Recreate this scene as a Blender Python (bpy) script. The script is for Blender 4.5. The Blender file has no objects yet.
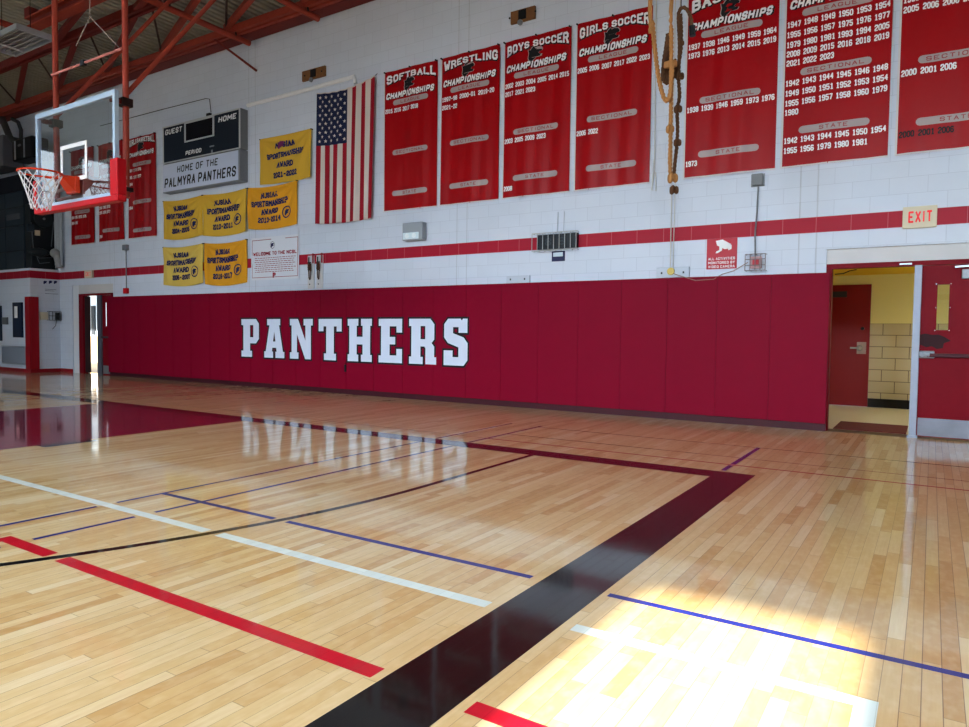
import bpy, bmesh, math, random
from math import sin, cos, pi, radians, sqrt
from mathutils import Vector, Matrix
random.seed(7)
C = bpy.context.scene.collection
sc = bpy.context.scene
H = 1.22                                    # eye height of the photographer
FPX, YAW, PITCH, ROLL = 694.62, 0.571826, 0.0429763, 0.0119762

# ------------------------------------------------------------------ camera
_fw = Vector((-sin(YAW)*cos(PITCH), cos(YAW)*cos(PITCH), -sin(PITCH)))
_r = Vector((cos(YAW), sin(YAW), 0)); _u = _r.cross(_fw)
RR = _r*cos(ROLL) + _u*sin(ROLL); UU = -_r*sin(ROLL) + _u*cos(ROLL)
cam = bpy.data.cameras.new('camera'); co = bpy.data.objects.new('camera', cam); C.objects.link(co)
cam.sensor_width = 36; cam.lens = FPX/969*36; cam.clip_end = 200
m = Matrix((RR, UU, -_fw)).transposed().to_4x4(); m.translation = (0, 0, H); co.matrix_world = m
sc.camera = co

def ray(x, y):
    return RR*((x-484.5)/FPX) - UU*((y-363.5)/FPX) + _fw
def at(x, y, Y):                            # photo measurement -> point on the upright plane at depth Y
    d = ray(x, y); t = Y/d.y
    return (d.x*t, Y, d.z*t + H)
def atx(x, y, X):
    d = ray(x, y); t = X/d.x
    return (X, d.y*t, d.z*t + H)
def atz(x, y, Z):
    d = ray(x, y); t = (Z-H)/d.z
    return (d.x*t, d.y*t, Z)

# ------------------------------------------------------------------ object helpers
ORG = {}
def obj(name, bm, mat, parent=None, loc=None, smooth=False):
    if isinstance(bm, bpy.types.Mesh): me = bm
    else:
        me = bpy.data.meshes.new(name); bm.to_mesh(me); bm.free()
    o = bpy.data.objects.new(name, me); C.objects.link(o)
    if parent is not None:
        org = ORG[parent.name]; o.parent = parent
    else:
        org = Vector(loc) if loc is not None else Vector((0, 0, 0)); o.location = org
    me.transform(Matrix.Translation(-org)); ORG[o.name] = org
    if isinstance(mat, (list, tuple)):
        for k in mat: me.materials.append(k)
    elif len(me.materials) == 0: me.materials.append(mat)
    if smooth:
        for p in me.polygons: p.use_smooth = True
    return o
def tag(o, label=None, cat=None, group=None, kind=None):
    if label: o['label'] = label
    if cat: o['category'] = cat
    if group: o['group'] = group
    if kind: o['kind'] = kind
    return o
def thing(name, label, cat, loc, group=None, kind=None):
    o = bpy.data.objects.new(name, None); C.objects.link(o); o.location = loc; ORG[o.name] = Vector(loc)
    o.empty_display_size = .1
    return tag(o, label, cat, group, kind)
def single(name, bm, mat, label, cat, loc, group=None, smooth=False):
    return tag(obj(name, bm, mat, None, loc, smooth), label, cat, group)
def struct(name, bm, mat, label=None, smooth=False):
    o = obj(name, bm, mat, None, None, smooth); o['kind'] = 'structure'
    if label: o['label'] = label
    return o
def dup(root, delta, label=None, group=None):
    r = root.copy(); C.objects.link(r); r.location = root.location + Vector(delta)
    if label: r['label'] = label
    if group: r['group'] = group
    for ch in list(root.children):
        c = ch.copy(); C.objects.link(c); c.parent = r
        for g in ch.children:
            d = g.copy(); C.objects.link(d); d.parent = c
    return r

def B(): return bmesh.new()
def box(bm, x0, x1, y0, y1, z0, z1, bev=0):
    v = [bm.verts.new((x, y, z)) for z in (z0, z1) for y in (y0, y1) for x in (x0, x1)]
    fs = [bm.faces.new([v[i] for i in q]) for q in ((0,2,3,1),(4,5,7,6),(0,1,5,4),(2,6,7,3),(0,4,6,2),(1,3,7,5))]
    if bev:
        es = list({e for f in fs for e in f.edges})
        bmesh.ops.bevel(bm, geom=es, offset=bev, segments=2, affect='EDGES', profile=.5)
    return bm
def mkbox(*a, **k): return box(B(), *a, **k)
def frame_of(d):
    d = d.normalized(); a = Vector((0, 0, 1)) if abs(d.z) < .9 else Vector((1, 0, 0))
    s = d.cross(a).normalized(); return s, d.cross(s).normalized()
def tube(bm, pts, r, n=8, cap=True, closed=False):
    pts = [Vector(p) for p in pts]; N = len(pts); rings = []; prev = None
    for i, p in enumerate(pts):
        if closed: d = pts[(i+1) % N] - pts[i-1]
        else: d = pts[min(i+1, N-1)] - pts[max(i-1, 0)]
        d.normalize()
        if prev is None: s, t = frame_of(d)
        else:
            s = prev - d*prev.dot(d)
            s = s.normalized() if s.length > 1e-6 else frame_of(d)[0]
            t = d.cross(s)
        prev = s; rr = r[i] if isinstance(r, (list, tuple)) else r
        rings.append([bm.verts.new(p + (s*cos(2*pi*k/n) + t*sin(2*pi*k/n))*rr) for k in range(n)])
    M = N if closed else N-1
    for i in range(M):
        a, b = rings[i], rings[(i+1) % N]
        for k in range(n): bm.faces.new((a[k], a[(k+1) % n], b[(k+1) % n], b[k]))
    if cap and not closed:
        bm.faces.new(rings[0][::-1]); bm.faces.new(rings[-1])
    return bm
def bar(bm, p, q, w, h, up=(0, 0, 1)):
    p, q = Vector(p), Vector(q); d = (q-p).normalized(); s = d.cross(Vector(up)).normalized(); t = s.cross(d)
    v = [bm.verts.new(e + s*a*w/2 + t*b*h/2) for e in (p, q) for a, b in ((-1,-1),(1,-1),(1,1),(-1,1))]
    for f in ((3,2,1,0),(4,5,6,7),(0,1,5,4),(1,2,6,5),(2,3,7,6),(3,0,4,7)): bm.faces.new([v[i] for i in f])
    return bm
def disc(bm, c, r, depth, axis='Y', n=24):
    c = Vector(c); d = {'X': Vector((1,0,0)), 'Y': Vector((0,1,0)), 'Z': Vector((0,0,1))}[axis]
    return tube(bm, [c, c+d*depth], r, n)
def ball(bm, c, rx, ry=None, rz=None, seg=12, rings=8):
    g = bmesh.ops.create_uvsphere(bm, u_segments=seg, v_segments=rings, radius=1)
    bmesh.ops.transform(bm, verts=g['verts'], matrix=Matrix.Translation(c) @ Matrix.Diagonal((rx, ry or rx, rz or rx, 1)))
    return bm
def quad(bm, *p):
    bm.faces.new([bm.verts.new(q) for q in p]); return bm

# ------------------------------------------------------------------ materials
MATS = {}
def s2l(c): return tuple(((v/255)/12.92 if v/255 <= .04045 else ((v/255+.055)/1.055)**2.4) for v in c) + (1,)
def mat(name, rgb, rough=.6, metal=0, coat=0, bump=0, bscale=30, var=0, spec=.22, emit=None, es=0):
    if name in MATS: return MATS[name]
    mt = bpy.data.materials.new(name); mt.use_nodes = True; nt = mt.node_tree; b = nt.nodes['Principled BSDF']
    c = s2l(rgb); b.inputs['Base Color'].default_value = c
    b.inputs['Roughness'].default_value = rough; b.inputs['Metallic'].default_value = metal
    b.inputs['Coat Weight'].default_value = coat; b.inputs['Coat Roughness'].default_value = .08
    b.inputs['Specular IOR Level'].default_value = spec
    if emit: b.inputs['Emission Color'].default_value = s2l(emit); b.inputs['Emission Strength'].default_value = es
    if bump or var:
        tc = nt.nodes.new('ShaderNodeTexCoord'); n = nt.nodes.new('ShaderNodeTexNoise')
        n.inputs['Scale'].default_value = bscale; n.inputs['Detail'].default_value = 4
        nt.links.new(tc.outputs['Object'], n.inputs['Vector'])
        if bump:
            bp = nt.nodes.new('ShaderNodeBump'); bp.inputs['Strength'].default_value = bump; bp.inputs['Distance'].default_value = .01
            nt.links.new(n.outputs['Fac'], bp.inputs['Height']); nt.links.new(bp.outputs['Normal'], b.inputs['Normal'])
        if var:
            r = nt.nodes.new('ShaderNodeMix'); r.data_type = 'RGBA'
            r.inputs['A'].default_value = tuple(v*(1-var) for v in c[:3])+(1,); r.inputs['B'].default_value = tuple(min(1, v*(1+var)) for v in c[:3])+(1,)
            nt.links.new(n.outputs['Fac'], r.inputs['Factor']); nt.links.new(r.outputs['Result'], b.inputs['Base Color'])
    MATS[name] = mt; return mt

class N:                                     # tiny node-math helper
    def __init__(s, mt): s.nt = mt.node_tree
    def new(s, t, **k):
        n = s.nt.nodes.new(t)
        for a, v in k.items(): setattr(n, a, v)
        return n
    def put(s, inp, v):
        if isinstance(v, bpy.types.NodeSocket): s.nt.links.new(v, inp)
        elif v is not None: inp.default_value = v
    def m(s, op, a, b=None, c=None):
        n = s.new('ShaderNodeMath', operation=op); s.put(n.inputs[0], a); s.put(n.inputs[1], b); s.put(n.inputs[2], c); return n.outputs[0]
    def vec(s, x, y, z):
        n = s.new('ShaderNodeCombineXYZ'); s.put(n.inputs[0], x); s.put(n.inputs[1], y); s.put(n.inputs[2], z); return n.outputs[0]
    def mix(s, f, a, b, blend='MIX'):
        n = s.new('ShaderNodeMix', data_type='RGBA', blend_type=blend); s.put(n.inputs['Factor'], f); s.put(n.inputs['A'], a); s.put(n.inputs['B'], b); return n.outputs['Result']
    def noise(s, v, scale, detail=3, rough=.5):
        n = s.new('ShaderNodeTexNoise'); s.put(n.inputs['Vector'], v); n.inputs['Scale'].default_value = scale
        n.inputs['Detail'].default_value = detail; n.inputs['Roughness'].default_value = rough; return n.outputs['Fac']
    def ramp(s, f, stops):
        n = s.new('ShaderNodeValToRGB'); e = n.color_ramp.elements
        while len(e) < len(stops): e.new(.5)
        for i, (p, c) in enumerate(stops): e[i].position = p; e[i].color = c
        s.put(n.inputs[0], f); return n.outputs[0]
    def rng(s, v, a, b, c, d):
        n = s.new('ShaderNodeMapRange'); s.put(n.inputs[0], v)
        for i, q in enumerate((a, b, c, d)): n.inputs[i+1].default_value = q
        return n.outputs[0]

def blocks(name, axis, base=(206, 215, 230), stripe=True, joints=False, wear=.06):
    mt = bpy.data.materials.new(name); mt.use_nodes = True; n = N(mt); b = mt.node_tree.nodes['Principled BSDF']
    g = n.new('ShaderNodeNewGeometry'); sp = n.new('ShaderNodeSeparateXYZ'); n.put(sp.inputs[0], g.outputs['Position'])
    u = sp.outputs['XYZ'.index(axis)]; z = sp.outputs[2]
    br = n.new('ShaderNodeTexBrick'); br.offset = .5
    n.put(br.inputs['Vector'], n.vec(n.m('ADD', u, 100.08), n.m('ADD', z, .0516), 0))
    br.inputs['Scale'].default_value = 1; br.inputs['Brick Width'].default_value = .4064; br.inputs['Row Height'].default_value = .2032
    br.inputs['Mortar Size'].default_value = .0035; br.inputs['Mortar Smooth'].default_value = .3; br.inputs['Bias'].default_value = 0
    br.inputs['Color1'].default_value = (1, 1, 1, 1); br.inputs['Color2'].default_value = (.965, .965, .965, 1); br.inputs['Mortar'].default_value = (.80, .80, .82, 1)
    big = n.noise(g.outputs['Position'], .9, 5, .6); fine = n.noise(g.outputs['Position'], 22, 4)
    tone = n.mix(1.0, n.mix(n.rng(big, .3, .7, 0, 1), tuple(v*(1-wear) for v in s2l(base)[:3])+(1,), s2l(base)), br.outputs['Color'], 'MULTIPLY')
    col = tone
    if joints:
        d = n.m('SUBTRACT', n.m('MODULO', n.m('ADD', u, 100*5.53+1.42+2.765), 5.53), 2.765)
        j = n.m('LESS_THAN', n.m('ABSOLUTE', n.m('SUBTRACT', n.m('ABSOLUTE', d), .105)), .009)
        col = n.mix(n.m('MULTIPLY', j, .25), col, (.12, .12, .13, 1))
    if stripe:
        inb = n.m('MULTIPLY', n.m('GREATER_THAN', z, 2.5905), n.m('LESS_THAN', z, 2.793))
        red = n.mix(n.m('MULTIPLY', br.outputs['Fac'], .55), s2l((158, 16, 42)), s2l((205, 130, 140)))
        col = n.mix(inb, col, red)
    n.put(b.inputs['Base Color'], col); b.inputs['Roughness'].default_value = .5; b.inputs['Specular IOR Level'].default_value = .18
    bp = n.new('ShaderNodeBump'); bp.inputs['Strength'].default_value = .35; bp.inputs['Distance'].default_value = .003
    n.put(bp.inputs['Height'], n.m('SUBTRACT', n.m('MULTIPLY', fine, .5), br.outputs['Fac'])); n.put(b.inputs['Normal'], bp.outputs[0])
    MATS[name] = mt; return mt

def floor_mat(name, paint=None):
    """Maple strip floor running towards the wall; paint = colour of a painted marking on the same boards."""
    mt = bpy.data.materials.new(name); mt.use_nodes = True; n = N(mt); b = mt.node_tree.nodes['Principled BSDF']
    g = n.new('ShaderNodeNewGeometry'); sp = n.new('ShaderNodeSeparateXYZ'); n.put(sp.inputs[0], g.outputs['Position'])
    W = .0615
    a = n.m('DIVIDE', n.m('ADD', sp.outputs[0], .36+100*W*4), W); i = n.m('FLOOR', a); fu = n.m('FRACT', a)
    wn = n.new('ShaderNodeTexWhiteNoise', noise_dimensions='1D'); n.put(wn.inputs['W'], i)
    L = .82
    c = n.m('DIVIDE', n.m('ADD', sp.outputs[1], n.m('MULTIPLY', wn.outputs['Value'], 3.0)), L)
    c = n.m('ADD', c, n.m('MULTIPLY', n.m('SINE', n.m('MULTIPLY', c, 2.1)), .32))
    k = n.m('FLOOR', c); fv = n.m('FRACT', c)
    w2 = n.new('ShaderNodeTexWhiteNoise', noise_dimensions='2D'); n.put(w2.inputs['Vector'], n.vec(i, k, 0))
    rnd = w2.outputs['Value']
    du = n.m('MINIMUM', fu, n.m('SUBTRACT', 1.0, fu)); dv = n.m('MINIMUM', fv, n.m('SUBTRACT', 1.0, fv))
    # a few seams stand open wider than the rest
    wid = n.rng(n.m('POWER', wn.outputs['Value'], 3.0), 0, 1, .012, .034)
    seam = n.m('MULTIPLY', n.m('LESS_THAN', du, wid), n.rng(wn.outputs['Value'], 0, 1, .5, 1))
    end = n.m('MULTIPLY', n.m('LESS_THAN', dv, .0022), .6)
    gap = n.m('MAXIMUM', seam, end)
    if paint is None:
        tone = n.ramp(rnd, [(0, s2l((196, 150, 92))), (.15, s2l((209, 168, 110))), (.5, s2l((219, 184, 130))), (.85, s2l((226, 196, 146))), (1, s2l((234, 212, 170)))])
        gv = n.vec(n.m('MULTIPLY', sp.outputs[0], 60), n.m('MULTIPLY', sp.outputs[1], 3.5), n.m('MULTIPLY', rnd, 40))
        grain = n.noise(gv, 1, 4, .6)
        tone = n.mix(n.rng(grain, .3, .75, 0, .34), tone, s2l((190, 142, 86)))
        fig = n.noise(n.vec(n.m('MULTIPLY', sp.outputs[0], 25), n.m('MULTIPLY', sp.outputs[1], 14), n.m('MULTIPLY', rnd, 30)), 1, 2, .5)
        tone = n.mix(n.rng(fig, .45, .75, 0, .25), tone, s2l((240, 215, 172)))
        col = n.mix(n.m('MULTIPLY', gap, .75), tone, s2l((92, 60, 36)))
    else:
        p = s2l(paint)
        var = n.mix(n.rng(rnd, 0, 1, 0, .35), p, tuple(v*.72 for v in p[:3])+(1,))
        col = n.mix(n.m('MULTIPLY', gap, .35), var, tuple(v*.25 for v in p[:3])+(1,))
    n.put(b.inputs['Base Color'], col)
    b.inputs['Roughness'].default_value = .38; b.inputs['Specular IOR Level'].default_value = .2 if paint is None else .05
    b.inputs['Coat Weight'].default_value = 1.0; b.inputs['Coat IOR'].default_value = 1.56 if paint is None else 1.46
    sm = n.noise(g.outputs['Position'], 1.3, 4, .6)
    n.put(b.inputs['Coat Roughness'], n.rng(sm, .3, .7, .045, .10))
    # each board is cupped and tilted by a hair, so reflections break up along the seams
    hgt = n.m('ADD', n.m('MULTIPLY', n.m('MULTIPLY', fu, n.m('SUBTRACT', rnd, .5)), .00010),
              n.m('ADD', n.m('MULTIPLY', gap, -.00018), n.m('MULTIPLY', n.noise(n.vec(n.m('MULTIPLY', sp.outputs[0], 7), n.m('MULTIPLY', sp.outputs[1], 2.2), 0), 1, 2), .0003)))
    bp = n.new('ShaderNodeBump'); bp.inputs['Strength'].default_value = .8; bp.inputs['Distance'].default_value = 1.0
    n.put(bp.inputs['Height'], hgt); n.put(b.inputs['Coat Normal'], bp.outputs[0])
    MATS[name] = mt; return mt

M_floor = floor_mat('maple_strip_floor')
M_wall = blocks('painted_block_wall', 'X', joints=True)
M_wall_y = blocks('painted_block_side_wall', 'Y')
M_plain = blocks('shade_grey_block_far_side', 'Y', base=(150, 152, 156), stripe=False)  # darker grey base puts the end wall's shade into its colour
M_near = blocks('painted_block_near', 'X', base=(215, 212, 205))
M_white = mat('white_paint', (214, 218, 224), .5, bump=.1)
M_red = mat('red_paint', (138, 12, 30), .38, bump=.08, bscale=9, var=.12)
M_redframe = mat('red_frame_paint', (112, 6, 22), .45, spec=.07, var=.1, bscale=6)
M_pad = mat('maroon_vinyl', (120, 3, 34), .5, bump=.08, bscale=5, var=.06, spec=.06)
M_steel = mat('red_oxide_steel', (146, 60, 48), .55, spec=.12, var=.22, bscale=7)
M_steeld = mat('dark_red_steel', (108, 34, 30), .6, var=.2, bscale=7)
M_rod = mat('dark_rod', (42, 26, 26), .6)
M_deck = mat('galvanised_deck', (150, 152, 144), .7, metal=0, var=.15, bscale=2)
M_grey = mat('grey_metal', (126, 130, 136), .42, metal=.5, var=.1)
M_dgrey = mat('dark_grey_metal', (52, 56, 62), .5, metal=.2)
M_alu = mat('aluminium', (176, 184, 196), .35, metal=.6, var=.06)
M_black = mat('black_plastic', (16, 17, 20), .42)
M_slate = mat('slate_blue_panel', (38, 50, 60), .5, var=.12, bscale=3)
M_ban = mat('red_vinyl_banner', (150, 0, 8), .34, spec=.14)
M_banedge = mat('banner_white_hem', (205, 205, 205), .5)
M_silver = mat('silver_print', (164, 152, 152), .45)
M_wprint = mat('white_print', (236, 236, 238), .5)
M_bprint = mat('black_print', (14, 12, 14), .5)
M_rprint = mat('dark_red_print', (150, 60, 66), .5)
M_yel = [mat('yellow_cloth', (206, 164, 52), .75, bump=.3, bscale=60, var=.08), mat('gold_cloth', (214, 150, 28), .75, bump=.3, bscale=60, var=.08), mat('pale_yellow_cloth', (212, 180, 84), .75, bump=.3, bscale=60, var=.08)]
M_navy = mat('navy_print', (24, 34, 84), .6)
M_wood = mat('stained_wood_block', (118, 78, 44), .6, var=.2, bscale=18)
M_rope = mat('manila_rope', (160, 112, 66), .9, bump=.6, bscale=160, var=.3)
M_ropeb = mat('dark_manila_rope', (88, 58, 38), .9, bump=.6, bscale=160, var=.3)
M_orange = mat('orange_rim_paint', (206, 58, 26), .38)
M_net = mat('white_net_cord', (222, 222, 226), .8)
M_rpad = mat('red_edge_padding', (186, 12, 26), .45)
M_cream = mat('beige_plastic', (206, 196, 172), .5)

# ------------------------------------------------------------------ text and flat shapes
_cache = {}
def _curve_mesh(cu):
    o = bpy.data.objects.new('tmp', cu); C.objects.link(o)
    dg = bpy.context.evaluated_depsgraph_get(); dg.update()
    me = bpy.data.meshes.new_from_object(o.evaluated_get(dg))
    vs = [(v.co.x, v.co.y) for v in me.vertices]; fs = [tuple(p.vertices) for p in me.polygons]
    bpy.data.meshes.remove(me); bpy.data.objects.remove(o); bpy.data.curves.remove(cu)
    return vs, fs
def text_geo(s, bold=.03, shear=0):
    k = (s, bold, shear)
    if k not in _cache:
        cu = bpy.data.curves.new('t', 'FONT'); cu.body = s; cu.size = 1; cu.offset = bold; cu.resolution_u = 2; cu.fill_mode = 'BOTH'; cu.shear = shear
        _cache[k] = _curve_mesh(cu)
    return _cache[k]
GL = {
 'O': ['c'], '0': ['c'], 'C': [[(1,.72),(1,.8),(.75,1),(.25,1),(0,.8),(0,.2),(.25,0),(.75,0),(1,.2),(1,.28)]],
 'A': [[(0,0),(.5,1),(1,0)],[(.2,.34),(.8,.34)]], 'B': [[(0,0),(0,1),(.72,1),(.95,.85),(.95,.65),(.75,.52),(0,.52)],[(.75,.52),(1,.38),(1,.17),(.78,0),(0,0)]],
 'D': [[(0,0),(0,1),(.7,1),(1,.78),(1,.22),(.7,0),(0,0)]], 'E': [[(1,1),(0,1),(0,0),(1,0)],[(0,.5),(.75,.5)]], 'F': [[(1,1),(0,1),(0,0)],[(0,.5),(.75,.5)]],
 'G': [[(1,.74),(1,.8),(.75,1),(.25,1),(0,.8),(0,.2),(.25,0),(.75,0),(1,.2),(1,.45),(.6,.45)]], 'H': [[(0,0),(0,1)],[(1,0),(1,1)],[(0,.5),(1,.5)]],
 'I': [[(.5,0),(.5,1)]], 'J': [[(1,1),(1,.2),(.75,0),(.25,0),(0,.25)]], 'K': [[(0,0),(0,1)],[(0,.4),(1,1)],[(.35,.6),(1,0)]], 'L': [[(0,1),(0,0),(1,0)]],
 'M': [[(0,0),(0,1),(.5,.35),(1,1),(1,0)]], 'N': [[(0,0),(0,1),(1,0),(1,1)]], 'P': [[(0,0),(0,1),(.75,1),(1,.82),(1,.6),(.75,.44),(0,.44)]],
 'R': [[(0,0),(0,1),(.75,1),(1,.82),(1,.62),(.75,.47),(0,.47)],[(.6,.47),(1,0)]], 'S': [[(1,.74),(1,.82),(.75,1),(.25,1),(0,.82),(0,.66),(.25,.52),(.75,.48),(1,.34),(1,.18),(.75,0),(.25,0),(0,.18),(0,.26)]],
 'T': [[(0,1),(1,1)],[(.5,1),(.5,0)]], 'U': [[(0,1),(0,.2),(.25,0),(.75,0),(1,.2),(1,1)]], 'V': [[(0,1),(.5,0),(1,1)]], 'W': [[(0,1),(.25,0),(.5,.7),(.75,0),(1,1)]], 'Y': [[(0,1),(.5,.45),(1,1)],[(.5,.45),(.5,0)]], 'X': [[(0,0),(1,1)],[(0,1),(1,0)]],
 '1': [[(.2,.8),(.55,1),(.55,0)],[(.2,0),(.9,0)]], '2': [[(0,.74),(0,.82),(.25,1),(.75,1),(1,.82),(1,.62),(0,.2),(0,0),(1,0)]], '3': [[(0,.8),(.25,1),(.75,1),(1,.82),(1,.64),(.75,.52),(.4,.52)],[(.75,.52),(1,.36),(1,.18),(.75,0),(.25,0),(0,.2)]],
 '4': [[(.75,0),(.75,1),(0,.35),(1,.35)]], '5': [[(1,1),(0,1),(0,.56),(.75,.56),(1,.4),(1,.2),(.75,0),(.25,0),(0,.18)]], '6': [[(.95,.85),(.75,1),(.25,1),(0,.8),(0,.2),(.25,0),(.75,0),(1,.2),(1,.38),(.75,.54),(0,.54)]],
 '7': [[(0,1),(1,1),(.4,0)]], '8': [[(.25,.52),(0,.68),(0,.84),(.25,1),(.75,1),(1,.84),(1,.68),(.75,.52),(.25,.52),(0,.34),(0,.18),(.25,0),(.75,0),(1,.18),(1,.34),(.75,.52)]],
 '9': [[(.05,.15),(.25,0),(.75,0),(1,.2),(1,.8),(.75,1),(.25,1),(0,.8),(0,.62),(.25,.46),(1,.46)]], '-': [[(.1,.5),(.9,.5)]],
}
def block_geo(s, wt=.26, serif=0, shear=0, gap=.42, cw=.62):
    """heavy chamfered block lettering; height 1, letters cw wide"""
    k = ('block', s, wt, serif, shear, gap, cw)
    if k in _cache: return _cache[k]
    vs, fs = [], []; x = 0; h = wt/2
    for ch in s:
        if ch == ' ': x += cw*.75; continue
        w = cw*(.35 if ch == 'I' else 1.25 if ch in 'MW' else 1)
        lines = GL.get(ch, GL['O'])
        if lines == ['c']: lines = [[(.25,0),(.75,0),(1,.2),(1,.8),(.75,1),(.25,1),(0,.8),(0,.2),(.25,0)]]
        segs = []
        for l in lines:
            q = [(x+h+a*(w-0), h+b*(1-wt)) for a, b in l]
            segs += list(zip(q, q[1:]))
            if serif:
                for e_ in (q[0], q[-1]):
                    if e_[1] < h+.02 or e_[1] > 1-h-.02:
                        sw = h*1.35; yy = e_[1] + (h*.35 if e_[1] > .5 else -h*.35); segs.append(((e_[0]-sw*.6, yy), (e_[0]+sw*.6, yy)))
        for (ax_, ay_), (bx_, by_) in segs:
            dx, dy = bx_-ax_, by_-ay_; L = sqrt(dx*dx+dy*dy) or 1; dx /= L; dy /= L
            c_ = h*.42; i0 = len(vs)
            hw = h if abs(dx) < .9 else h*.85
            for (px_, py_, e_) in ((ax_, ay_, -1), (bx_, by_, 1)):
                vs.append((px_+dx*e_*c_+dy*hw, py_+dy*e_*c_-dx*hw)); vs.append((px_+dx*e_*c_-dy*hw, py_+dy*e_*c_+dx*hw))
            fs.append((i0, i0+2, i0+3, i0+1))
        x += w + gap*cw + wt*.5
    vs = [(a+shear*b, b) for a, b in vs]
    _cache[k] = (vs, fs); return _cache[k]
def poly_geo(loops, off=0):
    cu = bpy.data.curves.new('p', 'CURVE'); cu.dimensions = '2D'; cu.fill_mode = 'BOTH'; cu.offset = off
    for l in loops:
        sp = cu.splines.new('POLY'); sp.points.add(len(l)-1); sp.use_cyclic_u = True
        for p, q in zip(sp.points, l): p.co = (q[0], q[1], 0, 1)
    return _curve_mesh(cu)
def fit(geo, x0, x1, z0, z1, warp=None):
    vs, fs = geo
    a = min(v[0] for v in vs); b = max(v[0] for v in vs); c = min(v[1] for v in vs); d = max(v[1] for v in vs)
    out = [(x0+(v[0]-a)/(b-a)*(x1-x0), z0+(v[1]-c)/(d-c)*(z1-z0)) for v in vs]
    if warp: out = [warp(x, z) for x, z in out]
    return out, fs
def lay(bm, pts_faces, f):
    pts, fs = pts_faces; vs = [bm.verts.new(f(x, z)) for x, z in pts]
    for q in fs:
        try:
            fc = bm.faces.new([vs[i] for i in q]); fc.normal_update()
        except ValueError: pass
    return bm
def plane_f(Y): return lambda x, z: (x, Y, z)
def rounded(x0, x1, z0, z1, r, n=6):
    p = []
    for cx_, cz_, a0 in ((x1-r, z1-r, 0), (x0+r, z1-r, pi/2), (x0+r, z0+r, pi), (x1-r, z0+r, 3*pi/2)):
        for k in range(n+1):
            a = a0 + pi/2*k/n; p.append((cx_+r*cos(a), cz_+r*sin(a)))
    return p, [tuple(range(len(p)))]
def circle2(cx_, cz_, r, n=24, rz=None):
    return [(cx_+r*cos(2*pi*k/n), cz_+(rz or r)*sin(2*pi*k/n)) for k in range(n)]

# ================================================================== THE ROOM
WY = 10.02
ZC = 7.62
XL, XR, YN = -25.0, 7.0, -9.0

struct('floor', quad(B(), (XL, YN, 0), (XR, YN, 0), (XR, WY+.3, 0), (XL, WY+.3, 0)), M_floor, 'glossy maple strip gymnasium floor')

# painted court markings: flat paint on the boards
fl = bpy.data.objects['floor']; ORG['floor'] = Vector((0, 0, 0))
P = {k: floor_mat('paint_'+k, v) for k, v in dict(black=(10, 9, 11), maroon=(128, 8, 44), white=(224, 232, 226), red=(196, 18, 38), blue=(12, 32, 122), thin_red=(176, 30, 36), rust=(150, 72, 56), slate=(22, 30, 40)).items()}
def mark(color, rects, z=.0006, label=None, name='court_line', polys=()):
    bm = B()
    for x0, x1, y0, y1 in rects: quad(bm, (x0, y0, z), (x1, y0, z), (x1, y1, z), (x0, y1, z))
    for p in polys: quad(bm, *[(a, b, z) for a, b in p])
    o = obj(name, bm, P[color], fl)
    if label: o['label'] = label
    return o
mark('maroon', [(-11.46, -7.80, -.2, 6.12)], .0005, 'maroon painted free throw lane', 'key_area')
mark('black', [(-22.5, -1.59, 6.12, 6.41)], .0008, 'wide black baseline parallel to the padded wall', 'boundary_band')
mark('black', [(-1.59, -1.27, YN, 6.41)], .0008, 'wide black sideline band running to the camera', 'boundary_band')
AX, AY, AR, AW = -9.45, 4.33, 6.09, .058
def arcx(y): return AX + sqrt(AR*AR-(y-AY)**2) if y < AY else AX+AR
arc = []
for k in range(40):
    a0, a1 = -pi/2.3*k/40, -pi/2.3*(k+1)/40
    arc.append([(AX+r*cos(a), AY+r*sin(a)) for r, a in ((AR-AW/2, a0), (AR+AW/2, a0), (AR+AW/2, a1), (AR-AW/2, a1))])
mark('black', [(AX+AR-AW/2, AX+AR+AW/2, AY, 6.12)], .001, 'thin black three point arc', 'three_point_line', arc)
g = .06
def seg(y0, y1, xa, xb): return (xa, xb, y0, y1)
ax = arcx(2.6); mark('white', [seg(2.57, 2.64, -7.72, ax-g), seg(2.57, 2.64, ax+g, -1.64), seg(2.57, 2.64, -1.22, -.11), (-.18, -.11, -3, 2.57)], .0007, 'white line crossing the court')
ax = arcx(1.85); mark('red', [seg(1.81, 1.89, -4.51, ax-.07), seg(1.81, 1.89, ax+.05, -1.63), seg(1.81, 1.89, -1.23, 3), (-4.51, -4.43, -6, 1.81)], .0007, 'red line crossing the court')
ax = arcx(3.03); mark('blue', [seg(3.005, 3.05, -4.79, ax-g), seg(3.005, 3.05, ax+g, -1.65), seg(3.005, 3.05, -1.24, 3)], .0007, 'blue line crossing the court')
for X in (-4.79, -4.33):
    mark('blue', [(X-.018, X+.018, YN/3, 1.76), (X-.018, X+.018, 1.93, 2.54), (X-.018, X+.018, 2.68, 6.1), (X-.018, X+.018, 6.43, 8.16)], .00065, 'thin blue line running towards the wall')
mark('blue', [(-1.585, -1.54, 6.47, 6.76), (-1.585, -1.54, 6.84, 8.03)], .0007, 'short blue line near the wall')
mark('thin_red', [(-4.35, 3, 6.78, 6.82), (-19, -4.35, 6.8, 6.815)], .0007, 'thin red line near the wall')
mark('rust', [(-4.35, 3, 7.23, 7.255)], .0007, 'thin rust line near the wall')
mark('rust', [(-4.35, 3, 8.02, 8.045)], .0007, 'thin rust line nearest the wall')
mark('slate', [(-7.80, -7.62, 3.52, 4.06)], .0009, 'slate lane block', 'lane_block')

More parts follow.
